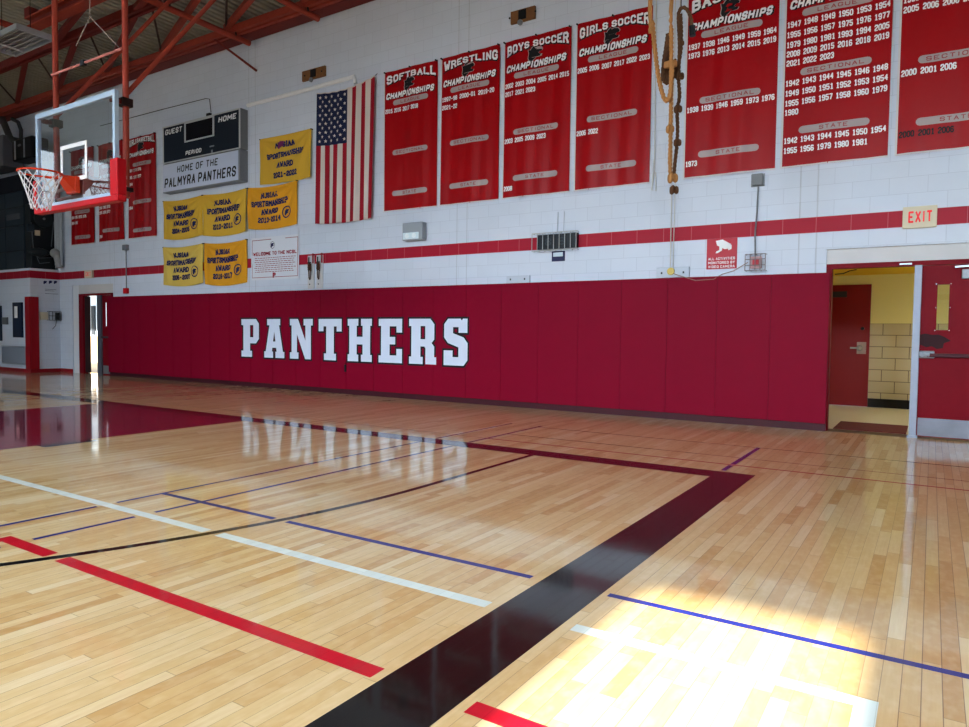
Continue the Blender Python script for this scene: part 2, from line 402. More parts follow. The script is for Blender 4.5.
# long padded wall with its two doorways
R0, R1, RT = -1.19, 1.62, 2.365      # right doorway
L0, L1, LT = -20.04, -17.98, 2.41    # left doorway
bm = B()
for x0, x1, z0, z1 in ((XL, L0, 0, ZC+.1), (L0, L1, LT, ZC+.1), (L1, R0, 0, ZC+.1), (R0, R1, RT, ZC+.1), (R1, XR, 0, ZC+.1)):
    box(bm, x0, x1, WY, WY+.3, z0, z1)
struct('wall_far', bm, M_wall, 'long white painted block wall with a red stripe')
# side and near walls (mostly behind the camera)
bm = B(); lw = [(-8.2, -6.2), (-5.4, -3.4), (-2.6, -.6), (.2, 2.2)]
box(bm, XL-.3, XL, YN, WY+.3, 0, 4.4); box(bm, XL-.3, XL, YN, WY+.3, 7.2, ZC+.1)
e = YN
for a, b in lw: box(bm, XL-.3, XL, e, a, 4.4, 7.2); e = b
box(bm, XL-.3, XL, e, WY+.3, 4.4, 7.2)
struct('wall_left', bm, M_plain, 'far end wall with shade put into its grey colour')
struct('wall_right', mkbox(XR, XR+.3, YN, WY+.3, 0, ZC+.1), M_wall_y)
SX0, SX1, SZ0, SZ1 = -1.14, -.16, 4.0, 6.55
nw = [(-20.0, -17.5), (-15.5, -13.0), (-11.0, -8.5), (-6.5, -4.0), (SX0, SX1), (1.6, 4.1)]
bm = B(); box(bm, XL, XR, YN-.3, YN, 0, SZ0); box(bm, XL, XR, YN-.3, YN, SZ1, ZC+.1); e = XL
for a, b in nw: box(bm, e, a, YN-.3, YN, SZ0, SZ1); e = b
box(bm, e, XR, YN-.3, YN, SZ0, SZ1)
struct('wall_near', bm, M_near)
# window panes: frosted panels that glow as stand-in daylight, and one clear pane that lets the sun in
WIN = 1
def frosted(strength, tint=(.72, .87, 1.0)):
    k = 'frosted_glow_%g' % strength
    if k in MATS: return MATS[k]
    mt = bpy.data.materials.new(k); mt.use_nodes = True; b = mt.node_tree.nodes['Principled BSDF']
    b.inputs['Base Color'].default_value = (.6, .65, .7, 1); b.inputs['Emission Color'].default_value = tint + (1,); b.inputs['Emission Strength'].default_value = strength
    MATS[k] = mt; return mt
def window(bm_pane, pane_mat, bm_frame):
    global WIN
    w = bpy.data.objects.new('window_%d' % WIN, None); C.objects.link(w); w['kind'] = 'structure'; ORG[w.name] = Vector((0, 0, 0)); WIN += 1
    obj('pane', bm_pane, pane_mat, w); obj('window_frame', bm_frame, M_alu, w)
def thin_glass():
    if 'thin_glass' in MATS: return MATS['thin_glass']
    mt = bpy.data.materials.new('thin_glass'); mt.use_nodes = True; nt = mt.node_tree; nt.nodes.clear(); n = N(mt)
    o = n.new('ShaderNodeOutputMaterial'); t = n.new('ShaderNodeBsdfTransparent'); gl = n.new('ShaderNodeBsdfGlossy'); fr = n.new('ShaderNodeFresnel')
    t.inputs[0].default_value = (.93, .97, .98, 1); gl.inputs['Roughness'].default_value = .01; fr.inputs[0].default_value = 1.5
    mx = n.new('ShaderNodeMixShader'); f2 = n.m('MULTIPLY', fr.outputs[0], 1.8)
    n.put(mx.inputs[0], f2); n.put(mx.inputs[1], t.outputs[0]); n.put(mx.inputs[2], gl.outputs[0]); n.put(o.inputs[0], mx.outputs[0])
    MATS['thin_glass'] = mt; return mt
NEARW = [1.5, 2, 2.5, 3, 0, 3]  # glow of the unseen near-wall windows, added as the main fill
for (a, b), st in zip(nw, NEARW):
    f = B()
    for x in (a+.02, b-.02): box(f, x-.02, x+.02, YN-.2, YN-.1, SZ0, SZ1)
    for z in (SZ0+.02, SZ1-.02): box(f, a, b, YN-.2, YN-.1, z-.02, z+.02)
    window(mkbox(a, b, YN-.155, YN-.15, SZ0, SZ1), frosted(st) if st else thin_glass(), f)
for a, b in lw:
    f = B()
    for y in (a+.03, (a+b)/2, b-.03): box(f, XL-.2, XL-.1, y-.03, y+.03, 4.4, 7.2)
    for z in (4.43, 5.8, 7.17): box(f, XL-.2, XL-.1, a, b, z-.03, z+.03)
    window(mkbox(XL-.155, XL-.15, a, b, 4.4, 7.2), frosted(2.0, (.42, .86, 1.0)), f)

# corrugated roof deck
bm = B(); x = XL-.3; prev = None; pitch = .165
prof = []
while x < XR+.3:
    prof += [(x, ZC+.075), (x+.05, ZC+.075), (x+.065, ZC), (x+.15, ZC)]; x += pitch
for px_, pz in prof:
    cur = (bm.verts.new((px_, YN-.3, pz)), bm.verts.new((px_, WY+.3, pz)))
    if prev: bm.faces.new((prev[0], prev[1], cur[1], cur[0]))
    prev = cur
g_ = bmesh.ops.extrude_face_region(bm, geom=bm.faces[:]); bmesh.ops.translate(bm, vec=(0, 0, .10), verts=[v for v in g_['geom'] if isinstance(v, bmesh.types.BMVert)])
struct('ceiling', bm, M_deck, 'corrugated metal roof deck')

# ================================================================== ROOF STEEL
def beam(label, Y0, Y1, z0, z1, xa, xb, mat_=M_steel, dark=False):
    t = thing('roof_beam', label, 'beam', ((xa+xb)/2, (Y0+Y1)/2, z0), 'steel beams under the roof deck')
    obj('bottom_flange', mkbox(xa, xb, Y0, Y1, z0, z0+.035), mat_, t)
    obj('top_flange', mkbox(xa, xb, Y0, Y1, z1-.035, z1), mat_, t)
    obj('web_plate', mkbox(xa, xb, (Y0+Y1)/2-.012, (Y0+Y1)/2+.012, z0+.035, z1-.035), M_steeld if not dark else M_rod, t)
    return t
XB = 2.0
beam('dark red wall beam where the roof deck meets the block wall', 9.72, 10.0, 7.42, 7.62, XL, XB, M_steeld)
t = thing('roof_truss', 'red roof truss along the wall top with slanting web members and thin dark rods', 'truss', (-14, 9.5, 7.36))
bm = B(); box(bm, XL, XB, 9.40, 9.47, 7.36, 7.50); box(bm, XL, XB, 9.53, 9.60, 7.36, 7.50); obj('near_wall_chord', bm, M_steel, t)
bm = B(); box(bm, XL, XB, 7.93, 7.99, 7.44, 7.60); box(bm, XL, XB, 8.05, 8.11, 7.44, 7.60); obj('inner_chord', bm, M_steeld, t)
for k in range(6):
    X = -21.6 + 2.27*k
    obj('web_member', bar(B(), (X, 9.4, 7.48), (X+3.4, 8.11, 7.50), .11, .09), M_steel if k > 2 else M_steeld, t)
    obj('tie_rod', tube(B(), [(X, 9.4, 7.46), (X+1.75, 8.11, 7.46)], .022, 6), M_rod, t)
for k in range(2):
    X = -16.5 + 3.2*k
    obj('web_member', bar(B(), (X, 7.93, 7.5), (X+3.3, 7.08, 7.44), .12, .09), M_steeld, t)
beam('red roof beam running towards the upper left behind the ceiling light', 6.88, 7.10, 7.20, 7.42, -15.45, XB)
obj('hanger_bracket', mkbox(-15.5, -15.3, 6.9, 7.08, 7.42, 7.61), M_steeld, bpy.data.objects['roof_beam.001'])
def pipe(label, X, ya, yb, z=7.3, r=.06):
    t = thing('support_pipe', label, 'pipe', (X, yb, z), 'round red pipes running to the wall under the beams')
    obj('pipe', tube(B(), [(X, ya, z), (X, yb, z)], r, 14), M_steel, t, smooth=False)
    for Y in (7.0, 8.02, 9.5):
        if ya < Y < yb: obj('pipe_clamp', tube(B(), [(X-.1, Y-.05, z+.0), (X-.08, Y-.05, z+.1), (X, Y-.05, z+.13), (X+.08, Y-.05, z+.1), (X+.1, Y-.05, z)], .02, 6), M_rod, t)
    return t
pipe('round red pipe ending over the scoreboard', -12.36, 4.6, 9.86)
pipe('round red pipe ending nearest the wooden wall block', -10.25, 4.6, 9.8)
pipe('short dark red pipe above the ceiling light', -15.4, 5.2, 7.05, 7.14)
single('brace_rod', tube(B(), [(-12.95, 9.45, 7.36), (-12.28, 9.98, 6.75)], .025, 8), M_steeld, 'thin dark red brace slanting from the truss down to the wall', 'brace', (-12.28, 9.98, 6.75))

# ceiling light, switched off
Z = 6.0
t = thing('high_bay_light', 'grey rectangular high bay ceiling light with ribbed reflector, switched off', 'light fixture', (-13.1, 5.7, Z))
bm = B(); box(bm, -13.78, -12.46, 5.43, 5.46, Z, Z+.09); box(bm, -13.78, -12.46, 5.96, 5.99, Z, Z+.09); box(bm, -13.78, -13.75, 5.46, 5.96, Z, Z+.09); box(bm, -12.49, -12.46, 5.46, 5.96, Z, Z+.09)
obj('housing_rim', bm, M_alu, t)
bm = B(); prev = None
for k in range(25):
    y = 5.46 + .5*k/24; z = Z+.05 + (.03 if k % 4 < 2 else 0); c = (bm.verts.new((-13.75, y, z)), bm.verts.new((-12.49, y, z)))
    if prev: bm.faces.new((prev[0], prev[1], c[1], c[0]))
    prev = c
obj('reflector', bm, mat('reflector_sheet', (120, 122, 134), .35, metal=.7), t)
for k in range(5): obj('lamp_tube', tube(B(), [(-13.72, 5.52+.095*k, Z+.035), (-12.52, 5.52+.095*k, Z+.035)], .012, 8), mat('unlit_tube', (150, 152, 162), .2), t)
obj('lamp_socket', mkbox(-13.46, -13.43, 5.47, 5.95, Z+.012, Z+.03), mat('lamp_socket_white', (200, 204, 214), .3), t)
obj('suspension_cable', tube(B(), [(-13.6, 5.7, Z+.08), (-13.6, 5.7, ZC)], .006, 6), M_rod, t)
obj('suspension_cable', tube(B(), [(-12.6, 5.7, Z+.08), (-12.6, 5.7, ZC)], .006, 6), M_rod, t)

# ================================================================== BASKETBALL BACKBOARD ASSEMBLY
BY = 4.75; bx0, bx1, bz0, bz1 = -10.36, -8.41, 2.83, 4.12
t = thing('basketball_hoop', 'glass basketball backboard with orange rim and white net hanging on red poles', 'basketball hoop', (-9.385, BY, bz0))
fr = B(); w = .065
box(fr, bx0, bx1, BY-.02, BY+.03, bz1-w, bz1); box(fr, bx0, bx1, BY-.02, BY+.03, bz0, bz0+w)
box(fr, bx0, bx0+w*.8, BY-.02, BY+.03, bz0+w, bz1-w); box(fr, bx1-w*.8, bx1, BY-.02, BY+.03, bz0+w, bz1-w)
bb = obj('backboard_frame', fr, mat('white_board_frame', (168, 190, 214), .4), t)
gm = bpy.data.materials.new('backboard_glass'); gm.use_nodes = True; nt = gm.node_tree; nt.nodes.clear(); n = N(gm)
o_ = n.new('ShaderNodeOutputMaterial'); tr = n.new('ShaderNodeBsdfTransparent'); gl = n.new('ShaderNodeBsdfGlossy'); fr_ = n.new('ShaderNodeFresnel'); mx = n.new('ShaderNodeMixShader')
tr.inputs[0].default_value = (.80, .90, .95, 1); gl.inputs['Roughness'].default_value = .02; fr_.inputs[0].default_value = 1.52
n.put(mx.inputs[0], n.m('MINIMUM', n.m('MULTIPLY', fr_.outputs[0], 1.9), 1.0)); n.put(mx.inputs[1], tr.outputs[0]); n.put(mx.inputs[2], gl.outputs[0]); n.put(o_.inputs[0], mx.outputs[0])
obj('glass_pane', quad(B(), (bx0+.05, BY, bz0+.06), (bx1-.05, BY, bz0+.06), (bx1-.05, BY, bz1-.06), (bx0+.05, BY, bz1-.06)), gm, t)
sq = B(); a0, a1, c0, c1, w = -9.73, -9.08, 3.13, 3.61, .05
box(sq, a0, a1, BY-.008, BY-.002, c1-w, c1); box(sq, a0, a1, BY-.008, BY-.002, c0, c0+w); box(sq, a0, a0+w, BY-.008, BY-.002, c0+w, c1-w); box(sq, a1-w, a1, BY-.008, BY-.002, c0+w, c1-w)
obj('target_square', sq, M_wprint, t)
pd = B()
box(pd, bx0-.02, bx1+.09, BY-.05, BY+.07, bz0-.055, bz0+.02, bev=.012)
box(pd, bx1-.075, bx1+.09, BY-.05, BY+.07, bz0+.02, bz0+.46, bev=.012); box(pd, bx0-.04, bx0+.03, BY-.05, BY+.07, bz0+.02, bz0+.40, bev=.012)
obj('edge_padding', pd, M_rpad, t)
rc = Vector((-9.38, 4.33, 3.15)); rr = .24
rim = obj('rim', tube(B(), [rc+Vector((rr*cos(a), rr*sin(a), 0)) for a in [2*pi*k/40 for k in range(40)]], .012, 8, closed=True), M_orange, t, smooth=True)
bk = B()
box(bk, -9.50, -9.26, 4.69, 4.75, 2.96, 3.17, bev=.008)
for s in (-1, 1):
    quad(bk, (-9.38+s*.11, 4.69, 3.16), (-9.38+s*.11, 4.69, 2.98), (-9.38+s*.07, 4.56, 3.12), (-9.38+s*.07, 4.56, 3.16))
quad(bk, (-9.49, 4.69, 3.165), (-9.27, 4.69, 3.165), (-9.31, 4.56, 3.165), (-9.45, 4.56, 3.165))
quad(bk, (-9.49, 4.69, 2.98), (-9.27, 4.69, 2.98), (-9.31, 4.56, 3.12), (-9.45, 4.56, 3.12))
tube(bk, [(-9.3, 4.62, 3.14), (-9.19, 4.46, 3.14)], .012, 6); tube(bk, [(-9.46, 4.62, 3.14), (-9.57, 4.46, 3.14)], .012, 6)
obj('rim_bracket', bk, M_orange, t)
nb = B(); Ln = .44
for s in (-1, 1):
    for k in range(12):
        pts = []
        for i in range(13):
            q = i/12; rad = .235*(1-q)**.8*.55 + .235*.45 if q < 1 else .235*.45
            rad = .105 + .13*(1-q)**1.3
            a = 2*pi*k/12 + s*q*pi/12*6; pts.append(rc+Vector((rad*cos(a), rad*sin(a), -.01-q*Ln)))
        tube(nb, pts, .0055, 4)
obj('net', nb, M_net, t)
bb2 = B()
box(bb2, -9.52, -9.24, BY+.03, BY+.24, 2.93, 3.2, bev=.01)
for z in (3.0, 3.12): tube(bb2, [(-10.25, BY+.2, z), (-8.55, BY+.2, z)], .022, 8)
obj('rear_mount', bb2, mat('mount_steel', (150, 110, 104), .5, metal=.3), t)
PY = 4.97
for X, zb in ((-10.30, 2.95), (-8.585, 2.87)):
    obj('hanging_pole', tube(B(), [(X, PY, zb), (X, PY, ZC)], .037, 14), M_steel, t)
    br = tube(B(), [(X, PY, 4.15), (X, 7.35, 7.28)], .030, 12); obj('diagonal_brace', br, M_steel, t)
    obj('pole_clamp', mkbox(X-.06, X+.06, PY-.07, PY+.06, 4.0, 4.10), M_rod, t)
    obj('pole_clamp', mkbox(X-.055, X+.055, PY-.06, PY+.06, 2.95, 3.0), M_rod, t)
    obj('board_arm', mkbox(X-.03, X+.03, BY+.03, PY, 2.95, 3.0), M_steeld, t)
    obj('board_arm', mkbox(X-.03, X+.03, BY+.03, PY, 4.02, 4.07), M_steeld, t)
bm = tube(B(), [(-10.30, PY-.05, 4.70), (-9.5, PY-.05, 4.70)], .016, 10); tube(bm, [(-9.44, PY-.05, 4.70), (-8.585, PY-.05, 4.70)], .016, 10)
obj('cross_bar', bm, mat('pale_red_bar', (182, 112, 108), .4), t)
bm = B(); box(bm, -9.51, -9.43, PY-.08, PY-.03, 4.665, 4.73); obj('actuator_bracket', bm, M_dgrey, t)
pz = at(90, 17, PY)
obj('lift_cable', tube(B(), [pz, at(118.5, 47, PY)], .006, 5), mat('steel_cable', (150, 140, 136), .5), t)
obj('lift_cable', tube(B(), [pz, at(76, 46, PY)], .006, 5), MATS['steel_cable'], t)
obj('lift_cable', tube(B(), [pz, (pz[0], PY, ZC)], .006, 5), MATS['steel_cable'], t)

# ================================================================== WALL PADS
pad_n = 24; px0, px1 = -18.12, -1.13; pw = (px1-px0)/pad_n
def pad_mesh():
    bm = B(); box(bm, 0, pw-.0015, -.065, 0, .10, 2.06)
    bmesh.ops.bevel(bm, geom=[e for e in bm.edges], offset=.005, segments=2, affect='EDGES')
    return bm
first = None
letters_at = dict(P=-12.5, A=-11.7, N=-10.9, T=-10.06, H=-9.27, E=-8.5, R=-7.75, S=-7.0)
for k in range(pad_n):
    x = px0 + k*pw
    if x + pw < -12.85: lab, gr = 'plain maroon wall pad between the far doorway and the white lettering', 'maroon pads left of the lettering'
    elif x > -6.7: lab, gr = 'plain maroon wall pad between the white lettering and the open hall doorway', 'maroon pads right of the lettering'
    else: lab, gr = 'maroon wall pad carrying part of the white lettering', 'maroon pads under the lettering'
    if k == 0: lab, gr = 'leftmost maroon wall pad, beside the far doorway', None
    if k == pad_n-1: lab, gr = 'rightmost maroon wall pad, beside the open hall doorway', None
    if first is None:
        first = obj('wall_pad', pad_mesh(), M_pad, None, (0, 0, 0)); o = first
    else: o = first.copy(); C.objects.link(o)
    o.location = (x, WY, 0); o['label'] = lab; o['category'] = 'wall pad'
    if gr: o['group'] = gr
    elif 'group' in o: del o['group']
bm = B(); box(bm, px0, px1, WY-.025, WY, 0, .10)
struct('baseboard_far', bm, mat('maroon_base_strip', (58, 12, 24), .5, var=.3, bscale=6), 'scuffed maroon strip under the pads')

# block lettering across the pads
def ser(*p): return list(p)
LET = {
 'P': (7.2, [[(0,0),(4.4,0),(4.4,1.6),(3.6,1.6),(3.6,3.6),(6,3.6),(7.2,4.8),(7.2,8.8),(6,10),(0,10),(0,8.4),(.8,8.4),(.8,1.6),(0,1.6)], [(3.6,5.2),(3.6,8.4),(4.9,8.4),(4.9,5.2)]]),
 'A': (8.4, [[(0,0),(3.7,0),(3.7,1.6),(3.2,1.6),(3.4,2.6),(5.0,2.6),(5.2,1.6),(4.7,1.6),(4.7,0),(8.4,0),(8.4,1.6),(7.8,1.6),(6.2,8.4),(6.7,8.4),(6.7,10),(1.2,10),(1.2,8.4),(2.2,8.4),(.6,1.6),(0,1.6)], [(3.7,4.2),(4.2,6.8),(4.7,4.2)]]),
 'N': (8.9, [[(0,0),(3.4,0),(3.4,1.6),(2.8,1.6),(2.8,6.2),(6,0),(8.2,0),(8.2,8.4),(8.9,8.4),(8.9,10),(5.4,10),(5.4,8.4),(6.1,8.4),(6.1,4.6),(3.2,10),(0,10),(0,8.4),(.7,8.4),(.7,1.6),(0,1.6)]]),
 'T': (8.4, [[(2,0),(6.4,0),(6.4,1.6),(5.6,1.6),(5.6,8.2),(6.6,8.2),(6.6,7),(8.4,7),(8.4,10),(0,10),(0,7),(1.8,7),(1.8,8.2),(2.8,8.2),(2.8,1.6),(2,1.6)]]),
 'H': (9.0, [[(0,0),(4,0),(4,1.6),(3.4,1.6),(3.4,4),(5.6,4),(5.6,1.6),(5,1.6),(5,0),(9,0),(9,1.6),(8.4,1.6),(8.4,8.4),(9,8.4),(9,10),(5,10),(5,8.4),(5.6,8.4),(5.6,5.8),(3.4,5.8),(3.4,8.4),(4,8.4),(4,10),(0,10),(0,8.4),(.6,8.4),(.6,1.6),(0,1.6)]]),
 'E': (7.6, [[(0,0),(7.6,0),(7.6,3.2),(5.8,3.2),(5.8,1.7),(3.6,1.7),(3.6,4.2),(5.4,4.2),(5.4,5.9),(3.6,5.9),(3.6,8.3),(5.8,8.3),(5.8,6.9),(7.6,6.9),(7.6,10),(0,10),(0,8.4),(.8,8.4),(.8,1.6),(0,1.6)]]),
 'R': (8.2, [[(0,0),(4.2,0),(4.2,1.6),(3.5,1.6),(3.5,3.9),(4.7,3.9),(5,3.5),(5,0),(8.2,0),(8.2,1.6),(7.6,1.6),(7.6,3.9),(6.8,4.7),(7.6,5.5),(7.6,8.8),(6.4,10),(0,10),(0,8.4),(.7,8.4),(.7,1.6),(0,1.6)], [(3.5,5.5),(3.5,8.4),(4.9,8.4),(4.9,5.5)]]),
 'S': (7.4, [[(1.4,0),(6.2,0),(7.4,1.2),(7.4,4.8),(6.2,6),(2.9,6.9),(2.9,8.2),(4.6,8.2),(4.6,7),(7.3,7),(7.3,10),(5.9,10),(5.6,9.6),(5.2,10),(1.3,10),(.1,8.8),(.1,6),(1.3,4.8),(4.6,3.9),(4.6,1.8),(2.8,1.8),(2.8,3.2),(0,3.2),(0,0),(1,0)]]),
}
LX = [(-12.80,-12.153),(-12.049,-11.353),(-11.256,-10.514),(-10.415,-9.712),(-9.618,-8.923),(-8.822,-8.183),(-8.088,-7.397),(-7.302,-6.722)]
t = thing('wall_lettering', 'large white block letters PANTHERS outlined in black across the maroon pads', 'lettering', (-9.76, WY-.066, .62))
ink = mat('letter_outline_black', (16, 16, 24), .5); face_m = mat('letter_face_white', (205, 214, 232), .5)
for ch, (xa, xb) in zip('PANTHERS', LX):
    wdt, loops = LET[ch]
    LB = B()
    s_ = .035; xa += s_; xb -= s_; z0_, z1_ = .655, 1.475
    def mp(x, z): return (xa+(x/wdt)*(xb-xa), z0_+z/10*(z1_-z0_))
    W_loops = [[mp(*q) for q in l] for l in loops]
    geo = poly_geo(W_loops); geo_o = None
    # grow the outline outwards (and inwards in the holes) by mitred offset
    def off(l, d):
        n_ = len(l); area = sum(l[i][0]*l[(i+1) % n_][1]-l[(i+1) % n_][0]*l[i][1] for i in range(n_)); sg = 1 if area > 0 else -1
        out = []
        for i in range(n_):
            p0, p1, p2 = Vector(l[i-1]), Vector(l[i]), Vector(l[(i+1) % n_])
            a = (p1-p0).normalized(); b_ = (p2-p1).normalized(); na = Vector((a.y, -a.x))*sg; nb_ = Vector((b_.y, -b_.x))*sg
            mm = (na+nb_); mm = mm/max(mm.length_squared/2, .35)
            out.append(tuple(p1+mm*d))
        return out
    geo_o = poly_geo([off(l, s_ if i == 0 else -s_*.8) for i, l in enumerate(W_loops)])
    lo = obj('letter_outline', lay(B(), geo_o, plane_f(WY-.0675)), ink, t)
    obj('letter_face', lay(B(), geo, plane_f(WY-.069)), face_m, t)

# ================================================================== BANNERS
def wave(ph, amp=.010):
    return lambda u, v: .85*amp*(sin(2*pi*(1.6*u+ph)+v*1.3) + .6*sin(2*pi*(4.1*u+ph*3)-v*2.1)) + .02*(1-v)**2*sin(pi*u*1.0+ph*2)*.5
class Sheet:
    def __init__(s, x0, x1, z0, z1, Y, disp, sag=None): s.a = (x0, x1, z0, z1); s.Y = Y; s.d = disp; s.sag = sag
    def __call__(s, x, z, e=0):
        x0, x1, z0, z1 = s.a; u = (x-x0)/(x1-x0); v = (z-z0)/(z1-z0)
        dx, dz = s.sag(u, v) if s.sag else (0, 0)
        return (x+dx, s.Y - .021 - s.d(u, v) - e, z+dz)
    def mesh(s, nx=24, nz=36):
        x0, x1, z0, z1 = s.a; bm = B(); g = [[bm.verts.new(s(x0+(x1-x0)*i/nx, z0+(z1-z0)*j/nz)) for i in range(nx+1)] for j in range(nz+1)]
        for j in range(nz):
            for i in range(nx): bm.faces.new((g[j][i], g[j][i+1], g[j+1][i+1], g[j+1][i]))
        return bm
    def ink(s, e): return lambda x, z: s(x, z, e)
HEAD = [(.10,.0),(.0,.25),(.05,.55),(.0,.80),(.15,.76),(.25,.9),(.40,1),(.47,.88),(.66,.92),(.90,.86),(1,.72),(.95,.62),(.80,.60),(.70,.52),(.80,.44),(.95,.42),(.9,.30),(.7,.27),(.55,.28),(.45,.16),(.34,.10),(.28,.0)]
def banner(label, x0, x1, title, rows, ph, top=6.035, bot=3.465, champ=True, dark_rows=()):
    w = x1-x0; sh = Sheet(x0, x1, bot, top, WY, wave(ph))
    t = thing('championship_banner', label, 'banner', ((x0+x1)/2, WY, bot), 'red championship banners on the wall')
    obj('vinyl_sheet', sh.mesh(), M_ban, t, smooth=True)
    hem = B()
    for a, b, c, d in ((x0, x0+.022, bot, top), (x0, x1, bot, bot+.02)):
        lay(hem, ([(a+(b-a)*i, c+(d-c)*j/24) for j in range(25) for i in (0, 1)] if d-c > .1 else [(a+(b-a)*i/16, c+(d-c)*j) for i in range(17) for j in (0, 1)],
                  [(2*k, 2*k+1, 2*k+3, 2*k+2) for k in range(24 if d-c > .1 else 16)]), sh.ink(.0015))
    obj('hem', hem, M_banedge, t)
    g_ = B()
    for fx in (.02, .5, .98): disc(g_, (x0+w*fx, WY-.06, top-.012), .014, .06, 'Y', 10)
    obj('hanging_grommet', g_, M_black, t)
    cx_ = (x0+x1)/2
    def warp(x, z):
        q = abs(2*(x-cx_)/w); k = .62 + .55*q*q; zt = 5.965; return (x, zt - (zt-z)*k)
    if title:
        geo = block_geo(title, .25, 1, 0, .45, .6)
        obj('title_shadow', lay(B(), fit(geo, x0+.055*w+.015, x1-.035*w+.012, 5.79, 5.965, lambda x, z: (warp(x, z)[0], warp(x, z)[1]-.022)), sh.ink(.003)), M_bprint, t)
        obj('title_lettering', lay(B(), fit(geo, x0+.055*w, x1-.035*w, 5.79, 5.965, warp), sh.ink(.005)), M_wprint, t)
        sw = ([(x0+w*(.04+.92*i/20), 5.77-.0+.10*(1-(2*i/20-1)**2)-(0 if j else .014)) for i in range(21) for j in (0, 1)], [(2*k, 2*k+1, 2*k+3, 2*k+2) for k in range(20)])
        obj('title_swoosh', lay(B(), sw, sh.ink(.0025)), M_bprint, t)
    hp = [(x0+w*.385+q[0]*w*.2, 5.625+q[1]*.235) for q in HEAD]
    mid = (sum(q[0] for q in hp)/len(hp), sum(q[1] for q in hp)/len(hp))
    obj('emblem_border', lay(B(), poly_geo([[(mid[0]+(q[0]-mid[0])*1.09, mid[1]+(q[1]-mid[1])*1.09) for q in hp]]), sh.ink(.0055)), M_silver, t)
    obj('panther_head_emblem', lay(B(), poly_geo([hp]), sh.ink(.007)), M_bprint, t)
    if champ:
        geo = block_geo('CHAMPIONSHIPS', .27, 0, .28, .42, .62)
        obj('subtitle_shadow', lay(B(), fit(geo, x0+.06*w+.01, x1-.05*w+.01, 5.508, 5.628), sh.ink(.008)), M_bprint, t)
        obj('subtitle_lettering', lay(B(), fit(geo, x0+.05*w, x1-.06*w, 5.52, 5.64), sh.ink(.0095)), M_wprint, t)
    for zc_, word in rows[0]:
        bw = w*.66; b0 = cx_-bw/2
        NS = 20; pq = []
        for i in range(NS+1):
            xx = b0+bw*(.5-.5*cos(pi*i/NS)); e_ = min(xx-b0, b0+bw-xx, .046); hh = sqrt(max(0, .046**2-(.046-e_)**2)) + .0008
            pq += [(xx, zc_-hh), (xx, zc_-hh*.3), (xx, zc_+hh*.3), (xx, zc_+hh)]
        obj('section_plaque', lay(B(), (pq, [(4*i+j, 4*i+4+j, 4*i+5+j, 4*i+1+j) for i in range(NS) for j in range(3)]), sh.ink(.004)), M_silver, t)
        tw = {'LEAGUE': .55, 'SECTIONAL': .80, 'STATE': .40}[word]*bw
        obj('section_title', lay(B(), fit(block_geo(word, .2, 0, 0, .5, .9), cx_-tw/2, cx_+tw/2, zc_-.026, zc_+.028), sh.ink(.007)), M_rprint, t)
    for zc_, words in rows[1]:
        row = B(); dark = words[0] == '*'
        if dark: words = words[1:]
        for i, wd in enumerate(words):
            step = w*.163 if len(wd) <= 4 else w*.31
            xx = x0+.03*w+step*i
            lay(row, fit(block_geo(wd, .22, 0, 0, .30, .42), xx, xx+w*.132*(1 if len(wd) <= 4 else 2.0), zc_-.040, zc_+.040), sh.ink(.005))
        ro = obj('year_row', row, M_bprint if dark else M_wprint, t)
        if dark: ro['label'] = 'black row of years'
    return t
S4 = [(5.45, 'LEAGUE'), (4.54, 'SECTIONAL'), (3.79, 'STATE')]
Y_ = lambda s: s.split()
banner('red softball championship banner, first right of the hanging flag', -8.72, -7.49, 'SOFTBALL', (S4, [(5.31, Y_('2015 2016 2017 2018'))]), .1)
banner('red wrestling championship banner between softball and boys soccer', -7.42, -6.20, 'WRESTLING', (S4, [(5.31, Y_('1997-98 2000-01 2019-20')), (5.17, Y_('2021-22'))]), .35)
banner('red boys soccer championship banner between wrestling and girls soccer', -6.13, -4.89, 'BOYS SOCCER', (S4, [(5.31, Y_('2002 2003 2004 2005 2014 2015')), (5.18, Y_('2017 2021 2023')), (4.41, Y_('2003 2005 2009 2023')), (3.63, Y_('2008'))]), .62)
banner('red girls soccer championship banner left of the climbing ropes', -4.81, -3.585, 'GIRLS SOCCER', (S4, [(5.31, Y_('2005 2006 2007 2017 2022 2023')), (4.35, Y_('2006 2022'))]), .8)
banner('red baseball championship banner right of the climbing ropes', -3.085, -1.85, 'BASEBALL', (S4, [(5.31, Y_('1937 1938 1946 1949 1959 1964')), (5.19, Y_('1973 1976 2013 2014 2015 2019')), (4.43, Y_('1938 1939 1946 1959 1973 1976')), (3.67, Y_('1973'))]), .23)
banner('red banner crowded with rows of white years, left of the rightmost banner', -1.78, -.54, 'BASKETBALL', ([(5.45, 'LEAGUE'), (4.69, 'SECTIONAL'), (3.94, 'STATE')],
       [(5.33, Y_('1947 1948 1949 1950 1953 1954')), (5.20, Y_('1955 1956 1957 1975 1976 1977')), (5.07, Y_('1979 1980 1981 1993 1994 2005')), (4.95, Y_('2008 2009 2015 2016 2018 2019')), (4.83, Y_('2021 2022 2023')),
        (4.57, Y_('1942 1943 1944 1945 1946 1948')), (4.44, Y_('1949 1950 1951 1952 1953 1954')), (4.31, Y_('1955 1956 1957 1958 1960 1979')), (4.19, Y_('1980')), (3.82, Y_('1942 1943 1944 1945 1950 1954')), (3.69, Y_('1955 1956 1979 1980 1981'))]), .47)
